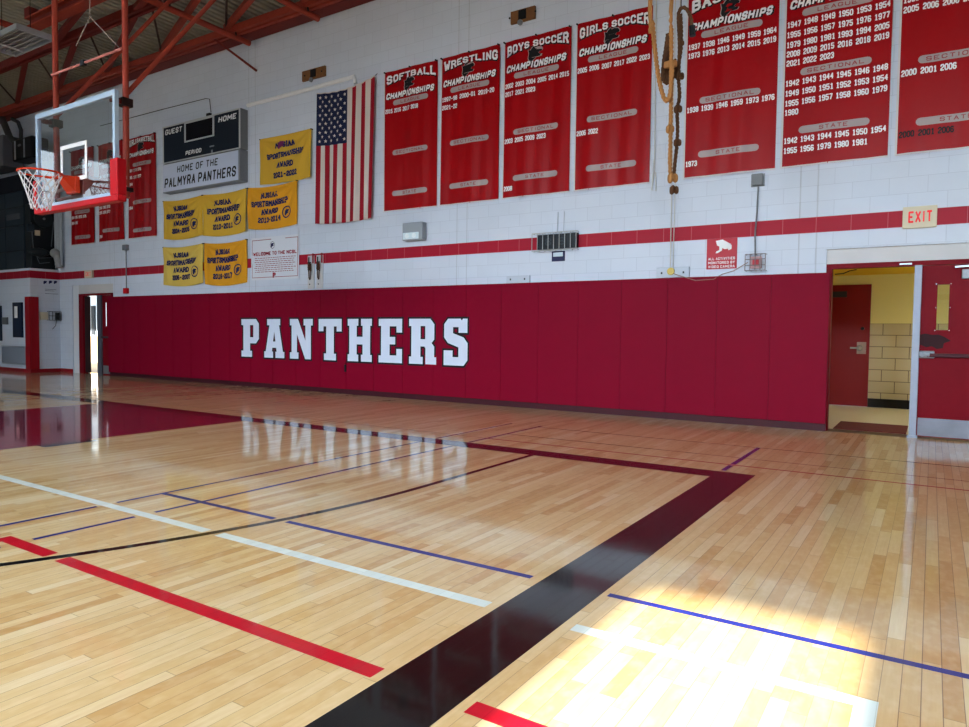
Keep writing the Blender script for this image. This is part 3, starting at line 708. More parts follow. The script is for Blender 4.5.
banner('rightmost red banner with its last row of years printed black', -.465, .765, 'BASKETBALL', ([(5.45, 'LEAGUE'), (4.58, 'SECTIONAL'), (3.84, 'STATE')],
       [(5.33, Y_('1998 1999 2000 2001 2002 2003')), (5.21, Y_('2005 2006 2008 2009')), (4.45, Y_('2000 2001 2006')), (3.71, ['*'] + Y_('2000 2001 2006'))]), .9)
yr3 = Y_('1964 1965 1970 1975 1976 1977')
banner('red championship banner right of the backboard beside the scoreboard', -17.20, -16.0, 'GIRLS BASKETBALL', ([(5.33, 'LEAGUE'), (4.4, 'SECTIONAL'), (3.7, 'STATE')], [(5.2, yr3[0:6:2]), (5.03, yr3[1:6:2]), (4.86, yr3[:1]), (4.27, yr3[:1])]), .3, 6.0, 3.5)
banner('red championship banner seen behind and below the right end of the backboard', -18.60, -17.41, '', (S4, [(5.2, yr3[:3]), (5.05, yr3[3:]), (4.4, yr3[:3]), (4.27, yr3[3:]), (3.65, yr3[:1])]), .55, 6.03, 3.5)
banner('red championship banner behind the backboard, nearest the far corner', -20.0, -18.81, '', ([(5.45, 'LEAGUE'), (4.38, 'SECTIONAL'), (3.7, 'STATE')], [(5.2, yr3[:3]), (4.25, yr3[:4]), (4.1, yr3[:2])]), .7, 6.05, 3.5)

# yellow sportsmanship banners
def yellow(label, x0, x1, z0, z1, m_i, lines, ph, seal=True, sagk=1.0, blue=False):
    w, h = x1-x0, z1-z0
    def disp(u, v):
        f = 0
        for cu, s in ((0, 1), (1, -1)):
            dx = (u-cu)*w; dz = (1-v)*h; a = math.atan2(dz, abs(dx)+1e-5); rr_ = sqrt(dx*dx+dz*dz)
            f += .024*sin(a*13+ph*6+s)*min(1, rr_*2.5)*math.exp(-rr_*.9)
        return f + .012*sin(2*pi*(u*2.2+ph))*(1-v) + .016
    def sag(u, v):
        k = 4*u*(1-u); return ((.5-u)*.03*(1-v), -.045*sagk*k*(.6+.4*v) + .03*sagk*(1-k)*(1-v))
    sh = Sheet(x0, x1, z0, z1, WY, disp, sag)
    t = thing('sportsmanship_banner', label, 'banner', ((x0+x1)/2, WY, z0), 'yellow sportsmanship award banners')
    obj('cloth', sh.mesh(40, 32), M_yel[m_i], t, smooth=True)
    for (fx, fz, fw, fh, s) in lines:
        obj('lettering', lay(B(), fit(block_geo(s, .29, 1, 0, .34, .55), x0+w*(fx-fw/2), x0+w*(fx+fw/2), z1-h*(fz+fh/2+.004), z1-h*(fz-fh/2-.004), lambda x, z: (x, z+.03*(x-(x0+x1)/2))), sh.ink(.006)), M_navy, t)
    if seal:
        cc = (x0+w*.80, z1-h*.66); r1 = w*.085
        ring = poly_geo([circle2(*cc, r1), circle2(*cc, r1*.8)[::-1]])
        s_ = obj('seal', lay(B(), ring, sh.ink(.006)), M_navy, t)
        obj('seal_figure', lay(B(), poly_geo([[(cc[0]+(q[0]-.5)*r1*1.0, cc[1]+(q[1]-.5)*r1*1.1) for q in HEAD]]), sh.ink(.006)), M_navy, s_)
    if blue:
        obj('emblem', lay(B(), poly_geo([[(x0+w*(.37+.12*q[0]), z1-h*(.28-.18*q[1])) for q in HEAD]]), sh.ink(.008)), mat('red_blue_print', (120, 40, 90), .6), t)
    g2 = B()
    for x in (x0+.015, x1-.015): disc(g2, (x, WY-.055, z1-.012), .012, .055, 'Y', 8)
    obj('hanging_grommet', g2, M_dgrey, t)
    return t
def ylines(yr): return [(.46, .20, .36, .13, 'NJSIAA'), (.46, .39, .74, .14, 'SPORTSMANSHIP'), (.46, .58, .36, .13, 'AWARD'), (.46, .77, .46, .13, yr)]
yellow('yellow award banner alone above the others, directly left of the flag', -12.19, -10.62, 4.32, 5.30, 0, [(.5, .19, .36, .12, 'NJSIAA'), (.5, .40, .72, .12, 'SPORTSMANSHIP'), (.5, .61, .30, .12, 'AWARD'), (.5, .82, .46, .12, '2021-2022')], .2, False, .4, True)
yellow('yellow award banner at the left end of the middle row under the scoreboard', -15.69, -14.16, 3.38, 4.32, 0, ylines('2004-2005'), .5)
yellow('yellow award banner in the centre of the middle row', -14.15, -12.61, 3.36, 4.32, 0, ylines('2010-2011'), .1)
yellow('deep gold award banner at the right end of the middle row', -12.59, -11.04, 3.40, 4.32, 1, ylines('2013-2014'), .8)
yellow('pale yellow award banner in the bottom row, left one', -15.71, -14.14, 2.28, 3.22, 2, ylines('2006-2007'), .35)
yellow('deep gold award banner in the bottom row, right one beside the white sign', -14.12, -12.62, 2.25, 3.22, 1, ylines('2016-2017'), .65)

# white welcome sign
sx0, sx1, sz0, sz1 = -12.48, -11.0, 2.31, 3.22
sh = Sheet(sx0, sx1, sz0, sz1, WY, lambda u, v: .006*sin(9*u+3*v)+.004)
t = thing('welcome_sign', 'white welcome sign sheet with red heading right of the gold banner', 'sign', (-11.74, WY, sz0))
obj('vinyl_sheet', sh.mesh(20, 14), mat('white_vinyl', (214, 218, 228), .4), t, smooth=True)
w = sx1-sx0
def rect_lines(x0, x1, z0, z1, k):
    return poly_geo([[(x0, z0), (x1, z0), (x1, z1), (x0, z1)], [(x0+k, z0+k), (x0+k, z1-k), (x1-k, z1-k), (x1-k, z0+k)]])
obj('border', lay(B(), rect_lines(sx0+.03, sx1-.03, sz0+.05, sz1-.05, .012), sh.ink(.004)), M_rprint, t)
obj('heading', lay(B(), fit(block_geo('WELCOME TO THE NCSL', .26, 0, 0, .4, .6), sx0+.07, sx1-.07, 2.83, 2.91), sh.ink(.004)), mat('red_heading', (150, 24, 44), .5), t)
e1 = obj('emblem_ring', lay(B(), poly_geo([circle2(-11.8, 3.04, .075), circle2(-11.8, 3.04, .066)[::-1]]), sh.ink(.004)), M_dgrey, t)
obj('panther_head_emblem', lay(B(), poly_geo([[(-11.85+q[0]*.1, 2.99+q[1]*.1) for q in HEAD]]), sh.ink(.005)), M_navy, e1)
bm = B()
for k in range(8):
    z = 2.77-.042*k; a = .10+.05*random.random(); b = .08+.10*random.random(); x = sx0+a
    while x < sx1-b:
        l = random.uniform(.04, .11); x2 = min(x+l, sx1-b); lay(bm, ([(x, z), (x2, z), (x2, z+.013), (x, z+.013)], [(0, 1, 2, 3)]), sh.ink(.004)); x += l+.018
obj('fine_print', bm, M_rprint, t)
obj('footer_letter', lay(B(), fit(text_geo('P', .06), -11.80, -11.70, 2.35, 2.46), sh.ink(.006)), MATS['red_heading'], t)

# ================================================================== FLAG (hung vertically)
fx0, fx1, fz0, fz1 = -10.45, -8.95, 3.38, 5.95
def fd(u, v): return .022*sin(2*pi*(3.2*u+.1))*(1.1-v) + .012*sin(2*pi*(7*u)+2) + .03
def fs(u, v):
    top = .04*sin(pi*min(1, u*1.0))*-1.6 + .0
    return (-.03*(1-v) + .03*u*(v) , (top + .06*u*u)*v + (1-v)*(.0-.03*sin(pi*u)))
sh = Sheet(fx0, fx1, fz0, fz1, WY, fd, fs)
t = thing('national_flag', 'stars and stripes flag hanging vertically, stars at the top left', 'flag', (-9.75, WY, fz0))
bm = sh.mesh(52, 50); bm.faces.ensure_lookup_table()
x_, z_ = fx1-fx0, fz1-fz0
for f in bm.faces:
    pass
me = bpy.data.meshes.new('flag_cloth'); bm.to_mesh(me); bm.free()
for q in (mat('flag_red', (150, 12, 34), .75, bump=.2, bscale=90), mat('flag_white', (206, 196, 190), .75, bump=.2, bscale=90), mat('flag_navy', (20, 28, 62), .75, bump=.2, bscale=90)): me.materials.append(q)
k = 0
for j in range(50):
    for i in range(52):
        st = i//4
        me.polygons[k].material_index = 2 if (i < 28 and j >= 30) else (0 if st % 2 == 0 else 1); me.polygons[k].use_smooth = True; k += 1
obj('flag_cloth', me, None, t)
bm = B(); cw = x_*28/52; chh = z_*.4
for c in range(9):                        # nine columns across the short side after the flag is turned
    for r in range(11):
        if (c+r) % 2: continue
        xx = fx0+cw*(c+1)/10; zz = fz1-chh*(r+1)/12
        star = [(xx+(.038 if q % 2 == 0 else .016)*sin(pi*q/5), zz+(.038 if q % 2 == 0 else .016)*cos(pi*q/5)) for q in range(10)]
        lay(bm, (star, [tuple(range(10))]), sh.ink(.003))
obj('stars', bm, MATS['flag_white'], t)
obj('hanging_hem', tube(B(), [sh(fx0+x_*i/20, fz1, .0) for i in range(21)], .010, 6), MATS['flag_white'], t)
obj('hanging_hook', tube(B(), [sh(fx1, fz1), (sh(fx1, fz1)[0]+.0, WY, sh(fx1, fz1)[2]+.06)], .006, 5), M_dgrey, t)

# ================================================================== SCOREBOARD
SY = 9.83; X0, X1 = -15.43, -12.62; z0, z1 = 5.135, 5.99
t = thing('scoreboard', 'dark blue scoreboard reading GUEST and HOME on the wall', 'scoreboard', (-14, WY, z0))
obj('case', mkbox(X0, X1, SY, WY, z0, z1), mat('scoreboard_case', (120, 124, 128), .5, metal=.2), t)
obj('face_panel', mkbox(X0+.04, X1-.05, SY-.008, SY, z0+.03, z1-.03), mat('scoreboard_navy', (8, 20, 34), .6), t)
bx = B()
for a, b, c, d in ((X0, X1, z1-.03, z1), (X0, X1, z0, z0+.02), (X0, X0+.04, z0, z1), (X1-.04, X1, z0, z1)): box(bx, a, b, SY-.012, SY, c, d)
obj('face_trim', bx, mat('scoreboard_trim', (186, 190, 194), .4), t)
p1, p2, p3 = at(184.9, 123, SY), at(214.6, 115.8, SY), at(186, 142.6, SY)
wx0, wx1, wz1, wz0 = p1[0], p2[0], (p1[2]+p2[2])/2, p3[2]
bx = B()
for a, b, c, d in ((wx0, wx1, wz1-.03, wz1), (wx0, wx1, wz0, wz0+.03), (wx0, wx0+.05, wz0, wz1), (wx1-.05, wx1, wz0, wz1)): box(bx, a, b, SY-.02, SY-.008, c, d)
wf = obj('timer_window_frame', bx, MATS['scoreboard_trim'], t)
obj('timer_window', mkbox(wx0+.05, wx1-.05, SY-.012, SY-.008, wz0+.03, wz1-.03), mat('dark_display', (4, 6, 18), .15), wf)
def sbtext(s, qa, qb, name='lettering', m_=M_wprint, Y=SY-.0095, shear=.15):
    a, b = at(*qa, Y), at(*qb, Y)
    return obj(name, lay(B(), fit(block_geo(s, .24, 0, shear, .42, .6), a[0], b[0], a[2], b[2]), plane_f(Y)), m_, t)
c9 = lambda x, y: (155+x/9.69, 100+y/9.69)
sbtext('GUEST', c9(98, 345), c9(262, 250)); sbtext('HOME', c9(612, 222), c9(790, 122)); sbtext('PERIOD', c9(295, 538), c9(450, 462))
a = at(*c9(555, 505), SY); bm = B(); box(bm, a[0]-.03, a[0]+.03, SY-.0105, SY-.008, a[2]-.06, a[2]+.05); a = at(*c9(555, 448), SY); box(bm, a[0]-.08, a[0]+.08, SY-.0105, SY-.008, a[2]-.015, a[2]+.015)
obj('indicator_mark', bm, mat('dim_grey_print', (120, 126, 134), .5), t)
t = thing('home_sign', 'white panel reading HOME OF THE PALMYRA PANTHERS under the scoreboard', 'sign', (-14, WY, 4.45))
SP = SY-.01
obj('sign_box', mkbox(X0, X1-.0, SP, WY, 4.45, 5.115), M_grey, t)
obj('sign_face', mkbox(X0+.01, X1-.06, SP-.008, SP, 4.47, 5.10), mat('sign_face_white', (190, 200, 222), .25), t)
obj('lettering', lay(B(), fit(block_geo('HOME OF THE', .19, 0, .12, .55, .6), -14.86, -13.36, 4.86, 5.02), plane_f(SP-.0095)), M_bprint, t)
obj('lettering', lay(B(), fit(block_geo('PALMYRA PANTHERS', .2, 0, .12, .5, .5), -15.36, -12.74, 4.55, 4.78), plane_f(SP-.0095)), M_bprint, t)

# ================================================================== WALL FITTINGS
def pathobj(name, pts, r, m_, label, cat, n=6):
    return single(name, tube(B(), pts, r, n), m_, label, cat, pts[-1])
Yf = WY-.02
pathobj('wall_conduit', [at(247.8, 105.5, Yf), at(354.3, 76.8, Yf), at(355.5, 84, Yf)], .042, mat('white_conduit', (232, 234, 238), .4), 'white conduit running level from the scoreboard to the flag top', 'conduit', 8)
pathobj('signal_cable', [at(100, 126, Yf), at(162, 109.5, Yf), at(206, 98.5, Yf), at(209.5, 99, Yf), at(211, 112.5, Yf)], .008, M_dgrey, 'thin dark cable on the wall above the scoreboard', 'cable')
single('cable_clip', mkbox(-13.98, -13.86, WY-.06, WY, 6.02, 6.12), M_black, 'small black junction on top of the scoreboard', 'cable clip', (-13.92, WY, 6.02))
def woodblock(label, qa, qb):
    a, b = at(*qa, WY), at(*qb, WY); t = thing('mounting_block', label, 'mounting block', ((a[0]+b[0])/2, WY, b[2]), 'wooden blocks high on the wall')
    zt = (a[2]+at(qb[0], qa[1]-4, WY)[2])/2
    zb = a[2]-.20
    obj('wood_block', mkbox(a[0], b[0], WY-.045, WY, zb, a[2], bev=.004), M_wood, t)
    xm = (a[0]+b[0])/2
    obj('iron_plate', mkbox(xm-.07, xm+.07, WY-.06, WY-.045, zb+.03, a[2]-.02), M_black, t)
    obj('pulley', disc(B(), (xm-.02, WY-.1, zb-.03), .045, .03, 'Y', 16), M_grey, t)
    for s in (-1, 1): obj('bolt', disc(B(), (xm+s*.24, WY-.055, zb+.1), .016, .01, 'Y', 8), M_black, t)
woodblock('wooden mounting block with a pulley above the flag', (303.6, 72.3), (326.4, 77.6))
woodblock('wooden mounting block with a hook above the boys soccer banner', (512, 13.0), (536, 18))

# emergency light (white box, two lamp heads)
a, b = at(404.2, 223.7, WY), at(426.5, 241, WY)
t = thing('emergency_light', 'grey emergency light box on the wall below the softball banner', 'emergency light', (-8, WY, b[2]))
obj('battery_case', mkbox(-8.18, -7.72, WY-.13, WY, 2.89, 3.21, bev=.012), mat('emergency_case', (150, 158, 166), .35), t)
obj('lens_strip', mkbox(-8.16, -7.80, WY-.138, WY-.13, 2.91, 3.03, bev=.003), mat('emergency_lens', (215, 232, 240), .15), t)
obj('lamp_head', disc(B(), (-8.06, WY-.15, 2.97), .045, .02, 'Y', 16), mat('lamp_lens', (235, 245, 250), .1), t)
obj('lamp_head', disc(B(), (-7.90, WY-.15, 2.97), .045, .02, 'Y', 16), mat('lamp_lens', (235, 245, 250), .1), t)

# caged digital clock
t = thing('caged_clock', 'dark clock behind a white wire guard on the red stripe', 'clock', (-5.08, WY, 2.55))
obj('clock_body', mkbox(-5.42, -4.72, WY-.07, WY, 2.585, 2.815), mat('clock_black', (12, 18, 26), .3), t)
gd = B()
for k in range(9): tube(gd, [(-5.5+.098*k, WY-.005, 2.84), (-5.5+.098*k, WY-.1, 2.84), (-5.5+.098*k, WY-.1, 2.56), (-5.5+.098*k, WY-.005, 2.56)], .0065, 5)
for z in (2.56, 2.84): tube(gd, [(-5.5, WY-.1, z), (-4.7, WY-.1, z)], .004 if 2.6 < z < 2.8 else .008, 5)
obj('wire_guard', gd, mat('guard_white', (172, 176, 178), .4), t)
dg_ = B()
for xx in (-5.22, -4.98): lay(dg_, fit(text_geo('8', .0), xx-.06, xx+.06, 2.64, 2.76), plane_f(WY-.0715))
obj('display_digits', dg_, mat('unlit_digits', (40, 52, 58), .3), t)
t = thing('notice_sticker', 'small blue and white notice directly under the caged clock', 'notice', (-5.06, WY, 2.39))
obj('backing', mkbox(-5.18, -4.95, WY-.012, WY, 2.39, 2.55), mat('notice_navy', (26, 30, 72), .4), t)
obj('white_window', mkbox(-5.155, -4.985, WY-.016, WY-.012, 2.465, 2.53), mat('notice_white', (190, 205, 215), .4), t)
for X in (-5.09, -4.98): pathobj('pull_wire', [(X, WY-.012, 2.85), (X+.01, WY-.012, 3.17)], .006, mat('white_wire', (168, 176, 188), .5), 'short white wire rising above the caged clock, %s one' % ('left' if X < -5.05 else 'right'), 'wire', 5)

# two plates with rope cleats
for X, lab in ((-10.66, 'left of two white plates with rope cleats below the flag'), (-10.41, 'right of two white plates with rope cleats below the flag')):
    t = thing('rope_cleat', lab, 'cleat', (X, WY, 2.1), 'rope cleats below the flag')
    obj('back_plate', mkbox(X-.09, X+.09, WY-.02, WY, 2.09, 2.76, bev=.004), mat('cleat_plate', (196, 196, 200), .5), t)
    obj('cleat_horn', tube(B(), [(X, WY-.02, 2.62), (X, WY-.07, 2.62), (X+.01, WY-.08, 2.72), (X, WY-.08, 2.44), (X, WY-.07, 2.50), (X, WY-.02, 2.50)], .014, 6), M_dgrey, t)
    bm = B()
    for k in range(5): tube(bm, [(X-.04, WY-.05, 2.63-.03*k), (X+.0, WY-.10, 2.60-.03*k), (X+.04, WY-.05, 2.57-.03*k), (X, WY-.04, 2.60-.03*k)], .011, 5, closed=True)
    tube(bm, [(X-.03, WY-.06, 2.6), (X-.02, WY-.05, 2.3), (X+.01, WY-.05, 2.27), (X+.03, WY-.06, 2.45)], .010, 5)
    obj('wound_rope', bm, M_ropeb, t)
    obj('red_tab', mkbox(X+.05, X+.085, WY-.03, WY-.02, 2.60, 2.80), M_red, t)
    for z in (2.28, 2.18): obj('screw', disc(B(), (X-.03, WY-.026, z), .014, .006, 'Y', 8), M_dgrey, t)

# low white junction boxes on the pad top
t = thing('outlet_raceway', 'small white box on top of the pads left of centre', 'electrical box', (-5.79, WY, 2.05))
obj('case', mkbox(-6.01, -5.57, WY-.04, WY, 2.06, 2.18, bev=.006), mat('raceway_white', (186, 196, 210), .4), t)
for X in (-5.93, -5.66): obj('outlet_slot', mkbox(X-.012, X+.012, WY-.043, WY-.04, 2.11, 2.14), M_dgrey, t)
t = thing('outlet_raceway', 'white box with a brass disc on top of the pads under the ropes', 'electrical box', (-3.2, WY, 2.05))
obj('case', mkbox(-3.44, -2.96, WY-.04, WY, 2.065, 2.215, bev=.006), MATS['raceway_white'], t)
for X in (-3.36, -3.04): obj('outlet_slot', mkbox(X-.012, X+.012, WY-.043, WY-.04, 2.12, 2.15), M_dgrey, t)
obj('brass_disc', disc(B(), (-3.22, WY-.06, 2.155), .055, .02, 'Y', 20), mat('brass', (150, 132, 74), .4, metal=.6), t)

# white cords of the rope hoist
cordm = mat('white_cord', (196, 196, 192), .6)
a1 = at(655.5, 0, Yf); 
single('hoist_cord', tube(tube(B(), [(a1[0], Yf, 7.4), at(655.6, 60, Yf), at(654.6, 170, Yf), at(651.5, 190, Yf), at(656, 191, Yf), at(655.6, 172, Yf)], .008, 5), [at(653.5, 160, Yf), at(652, 190, Yf)], .006, 5), cordm, 'thin white cord with a loop end left of the ropes', 'cord', (a1[0], Yf, 3.2))
single('hoist_cord', tube(tube(B(), [(-3.26, Yf, 7.4), (-3.24, Yf, 2.22)], .007, 5), [(-3.18, Yf, 7.4), (-3.20, Yf, 2.22)], .006, 5), cordm, 'pair of straight thin cords dropping behind the ropes to the brass disc', 'cord', (-3.24, Yf, 2.22))

# camera notice
t = thing('camera_notice', 'red square sign with a white camera picture above the pads', 'sign', (-2.52, WY, 2.17))
obj('sign_plate', mkbox(-2.725, -2.31, WY-.01, WY, 2.165, 2.59, bev=.003), mat('sign_red', (176, 18, 42), .4), t)
S_ = lambda x, z: (-2.725+.415*x, 2.165+.425*z)
bm = B(); Yl = WY-.012
for pl in ([(.30, .93), (.52, .96), (.80, .80), (.74, .66), (.60, .64), (.34, .78)], [(.68, .70), (.82, .78), (.82, .64), (.72, .60)], [(.42, .74), (.52, .70), (.50, .60), (.36, .52), (.30, .52), (.32, .58), (.42, .62)]):
    lay(bm, poly_geo([[S_(*q) for q in pl]]), plane_f(Yl))
obj('camera_symbol', bm, M_wprint, t)
for s, zz in (('ALL ACTIVITIES', .34), ('MONITORED BY', .21), ('VIDEO CAMERA', .08)):
    a, b = S_(.06, zz-.045), S_(.94, zz+.045); obj('lettering', lay(B(), fit(block_geo(s, .22, 0, 0, .45, .55), a[0], b[0], a[1], b[1]), plane_f(Yl)), M_wprint, t)

# sensor box, conduit and caged device
t = thing('sensor_box', 'grey sensor box with conduit on the wall under the baseball banner', 'sensor', (-2.05, WY, 3.26))
obj('case', mkbox(-2.13, -1.99, WY-.09, WY, 3.27, 3.42, bev=.006), mat('sensor_grey', (112, 116, 120), .5), t)
obj('mounting_plate', mkbox(-2.15, -1.975, WY-.012, WY, 3.26, 3.43), M_grey, t)
obj('conduit', tube(B(), [(-2.05, WY-.03, 3.27), (-2.06, WY-.03, 2.9), (-2.075, WY-.03, 2.6), (-2.065, WY-.03, 2.33)], .011, 6), M_grey, t)
t = thing('caged_alarm', 'red alarm strobe inside a wire cage right of the camera sign', 'alarm', (-2.05, WY, 2.11))
obj('alarm_body', mkbox(-2.12, -1.98, WY-.06, WY, 2.15, 2.31, bev=.006), mat('alarm_face', (186, 150, 152), .4), t)
obj('alarm_strobe', mkbox(-2.09, -2.01, WY-.075, WY-.06, 2.19, 2.27), mat('alarm_red', (180, 40, 50), .4), t)
gd = B()
for X in (-2.18, -2.115, -2.05, -1.985, -1.92): tube(gd, [(X, WY, 2.34), (X, WY-.1, 2.34), (X, WY-.1, 2.12), (X, WY, 2.12)], .006, 5)
for z in (2.12, 2.19, 2.27, 2.34): tube(gd, [(-2.18, WY-.1, z), (-1.92, WY-.1, z)], .006, 5); 
obj('wire_cage', gd, mat('cage_grey', (120, 112, 116), .5), t)
pathobj('loose_wire', [(-2.16, WY-.02, 2.24), (-2.35, WY-.02, 2.13), (-2.5, WY-.02, 2.09), (-2.6, WY-.08, 2.02), (-2.85, WY-.085, 2.01), (-3.1, WY-.08, 2.09), (-3.2, WY-.05, 2.13)], .006, mat('tan_wire', (150, 120, 108), .6), 'loose tan wire drooping between the brass disc and the caged alarm', 'wire', 5)

# exit signs
def exit_sign(label, x0, x1, z0, z1, s=1):
    t = thing('exit_sign', label, 'exit sign', ((x0+x1)/2, WY, z0), 'exit signs over the doorways')
    obj('case', mkbox(x0, x1, WY-.055, WY, z0, z1, bev=.006), M_cream, t)
    w, h = x1-x0, z1-z0
    obj('lettering', lay(B(), fit(block_geo('EXIT', .2, 0, 0, .5, .5), x0+w*.17, x1-w*.15, z0+h*.24, z1-h*.22), plane_f(WY-.0565)), mat('exit_red', (225, 30, 40), .4, emit=(255, 25, 40), es=.12), t)
exit_sign('cream EXIT sign with red letters over the open hall doorway', -.355, 0, 2.565, 2.825)
exit_sign('small pale EXIT sign over the far left doorway', -19.28, -18.9, 2.585, 2.79)

# fire alarm pull with conduit
t = thing('fire_alarm_pull', 'small red fire alarm box with conduit near the far doorway', 'fire alarm', (-17.33, WY, 2.12))
obj('pull_box', mkbox(-17.42, -17.24, WY-.06, WY, 2.13, 2.27, bev=.005), M_rpad, t)
obj('conduit', tube(B(), [(-17.33, WY-.02, 2.27), (-17.33, WY-.02, 3.24)], .014, 6), M_grey, t)
obj('conduit_box', mkbox(-17.43, -17.22, WY-.07, WY, 3.23, 3.37, bev=.01), M_grey, t)
bm = B(); box(bm, -9.66, -9.62, WY-.085, WY-.065, .44, .58, bev=.003)
single('pad_latch', bm, M_black, 'small black latch on the pad below the letter T', 'latch', (-9.64, WY-.065, .44))

# ================================================================== RIGHT DOORWAY
DY = WY+.10
struct('trim_1', mkbox(R0, R1, WY+.04, WY+.3, 2.175, RT), mat('lintel_white', (196, 196, 198), .5, var=.06, bscale=4), 'white painted lintel over the hall doors')
bm = B(); box(bm, R0, -1.12, WY+.03, WY+.16, 0, 2.175); box(bm, -1.12, .80, WY+.03, WY+.16, 2.115, 2.175); box(bm, .80, .87, WY+.03, WY+.16, 0, 2.175)
struct('trim_2', bm, M_redframe, 'red steel door frame of the hall doorway')
struct('wall_return', mkbox(.87, R1, WY+.02, WY+.3, 0, 2.175), M_red)
single('door_mullion', box(box(B(), -.21, -.13, WY+.005, WY+.09, .03, 2.12, bev=.004), -.225, -.115, WY-.005, WY+.10, 0, .03), mat('mullion_silver', (138, 144, 158), .45, metal=.3, var=.15, bscale=6), 'silver mullion post between the open doorway and the red door', 'door mullion', (-.17, WY+.04, 0))
# the closed red leaf
t = tag(bpy.data.objects.new('door_1', None), 'closed red gym door with narrow window and push bar'); C.objects.link(t); t['kind'] = 'structure'; ORG[t.name] = Vector((0, 0, 0))
bm = B(); dx0, dx1 = -.13, .80; wx0, wx1, wz0, wz1 = .035, .155, 1.33, 1.88; y0, y1 = WY+.045, WY+.09
for a, b, c, d in ((dx0, wx0, .02, 2.11), (wx1, dx1, .02, 2.11), (wx0, wx1, .02, wz0), (wx0, wx1, wz1, 2.11)): box(bm, a, b, y0, y1, c, d)
obj('door_leaf', bm, M_redframe, t)
bm = B(); k_ = .02
for a, b, c, d in ((wx0-k_, wx0, wz0-k_, wz1+k_), (wx1, wx1+k_, wz0-k_, wz1+k_), (wx0, wx1, wz0-k_, wz0), (wx0, wx1, wz1, wz1+k_)): box(bm, a, b, y0-.008, y0, c, d)
obj('window_trim', bm, M_redframe, t)
for x in (wx0-.012, wx1+.012):
    for z in (wz0-.005, 1.6, wz1+.005): obj('screw', disc(B(), (x, y0-.011, z), .006, .004, 'Y', 8), M_alu, t)
obj('glass', mkbox(wx0, wx1, y0+.02, y0+.024, wz0, wz1), thin_glass(), t)
obj('kick_plate', mkbox(dx0+.01, dx1-.01, y0-.004, y0, .03, .25), mat('scuffed_steel', (116, 118, 128), .45, metal=.4, var=.25, bscale=5), t)
bm = B(); box(bm, dx0+.08, dx1-.1, y0-.06, y0-.03, 1.00, 1.045, bev=.006); pb = obj('push_bar', bm, mat('worn_bar', (60, 24, 30), .4, metal=.4), t)
bm = B(); box(bm, dx0+.0, dx0+.16, y0-.055, y0, .985, 1.075, bev=.012); obj('latch_case', bm, M_grey, pb)
ball(tube((lb := B()), [(-.13, y0-.05, 1.04), (-.02, y0-.06, 1.03)], .022, 8), (-.1, y0-.06, 1.035), .032); obj('latch_lever', lb, M_alu, pb)
sc_pts = [(-.125, 1.27), (-.08, 1.285), (0, 1.27), (.06, 1.275), (.12, 1.25), (.19, 1.20), (.12, 1.17), (.11, 1.11), (.05, 1.10), (.0, 1.13), (-.06, 1.12), (-.125, 1.15)]
obj('worn_patch', lay(B(), poly_geo([sc_pts]), plane_f(y0-.0012)), mat('worn_paint', (46, 16, 22), .7), t)
bm = B(); bar(bm, (.2, WY-.02, 2.08), (.55, WY+.0, 2.10), .03, .02); cl = obj('closer_arm', bm, M_alu, t); obj('closer_body', mkbox(.27, .6, y0-.06, y0, 1.94, 2.05, bev=.006), M_grey, t)
single('frame_latch', box(B(), -.37, -.24, WY+.01, WY+.03, 2.13, 2.15), M_alu, 'small silver strike on the red frame over the open doorway', 'strike', (-.3, WY+.02, 2.13))
pathobj('door_holder_arm', [(-1.10, WY+.14, 2.05), (-1.0, WY+.16, 2.06), (-.93, WY+.15, 2.09), (-.85, WY+.12, 2.1)], .008, M_black, 'thin black door holder arm at the top left of the open doorway', 'door holder', 6)

# the hall beyond
HY = 14.05; hx0, hx1 = -2.6, 2.2
M_terr = mat('terrazzo', (206, 200, 172), .35, var=.2, bscale=70)
struct('floor_hall', mkbox(hx0, hx1, WY+.3, HY, -.05, -.001), M_terr, 'beige terrazzo hall floor')
bm = mkbox(R0, R1, WY-.0, WY+.3, -.05, .002); struct('trim_3', bm, mat('threshold', (92, 70, 52), .5), 'dark door threshold')
hb = bpy.data.materials.new('hall_tile'); hb.use_nodes = True; n = N(hb); b_ = hb.node_tree.nodes['Principled BSDF']
g_ = n.new('ShaderNodeNewGeometry'); sp_ = n.new('ShaderNodeSeparateXYZ'); n.put(sp_.inputs[0], g_.outputs['Position'])
brk = n.new('ShaderNodeTexBrick'); n.put(brk.inputs['Vector'], n.vec(n.m('ADD', sp_.outputs[0], 50.313), n.m('ADD', sp_.outputs[2], .146), 0)); brk.inputs['Scale'].default_value = 1
brk.inputs['Brick Width'].default_value = .4064; brk.inputs['Row Height'].default_value = .2032; brk.inputs['Mortar Size'].default_value = .006
brk.inputs['Color1'].default_value = s2l((190, 178, 142)); brk.inputs['Color2'].default_value = s2l((182, 170, 134)); brk.inputs['Mortar'].default_value = s2l((96, 84, 64))
inz = n.m('GREATER_THAN', sp_.outputs[2], 1.48)
n.put(b_.inputs['Base Color'], n.mix(inz, brk.outputs['Color'], s2l((224, 218, 150)))); b_.inputs['Roughness'].default_value = .35
struct('wall_hall', mkbox(hx0, hx1, HY, HY+.2, 0, 2.75), hb, 'hall wall, yellow above and tan tile below')
struct('baseboard_hall', mkbox(-.93, hx1, HY-.015, HY, 0, .155), mat('black_base', (18, 16, 16), .4), 'black cove base of the hall')
M_hy = mat('hall_yellow', (214, 208, 176), .6)
struct('wall_hall_left', mkbox(hx0-.2, hx0, WY+.3, HY, 0, 2.75), M_hy); struct('wall_hall_right', mkbox(hx1, hx1+.2, WY+.3, HY, 0, 2.75), M_hy)
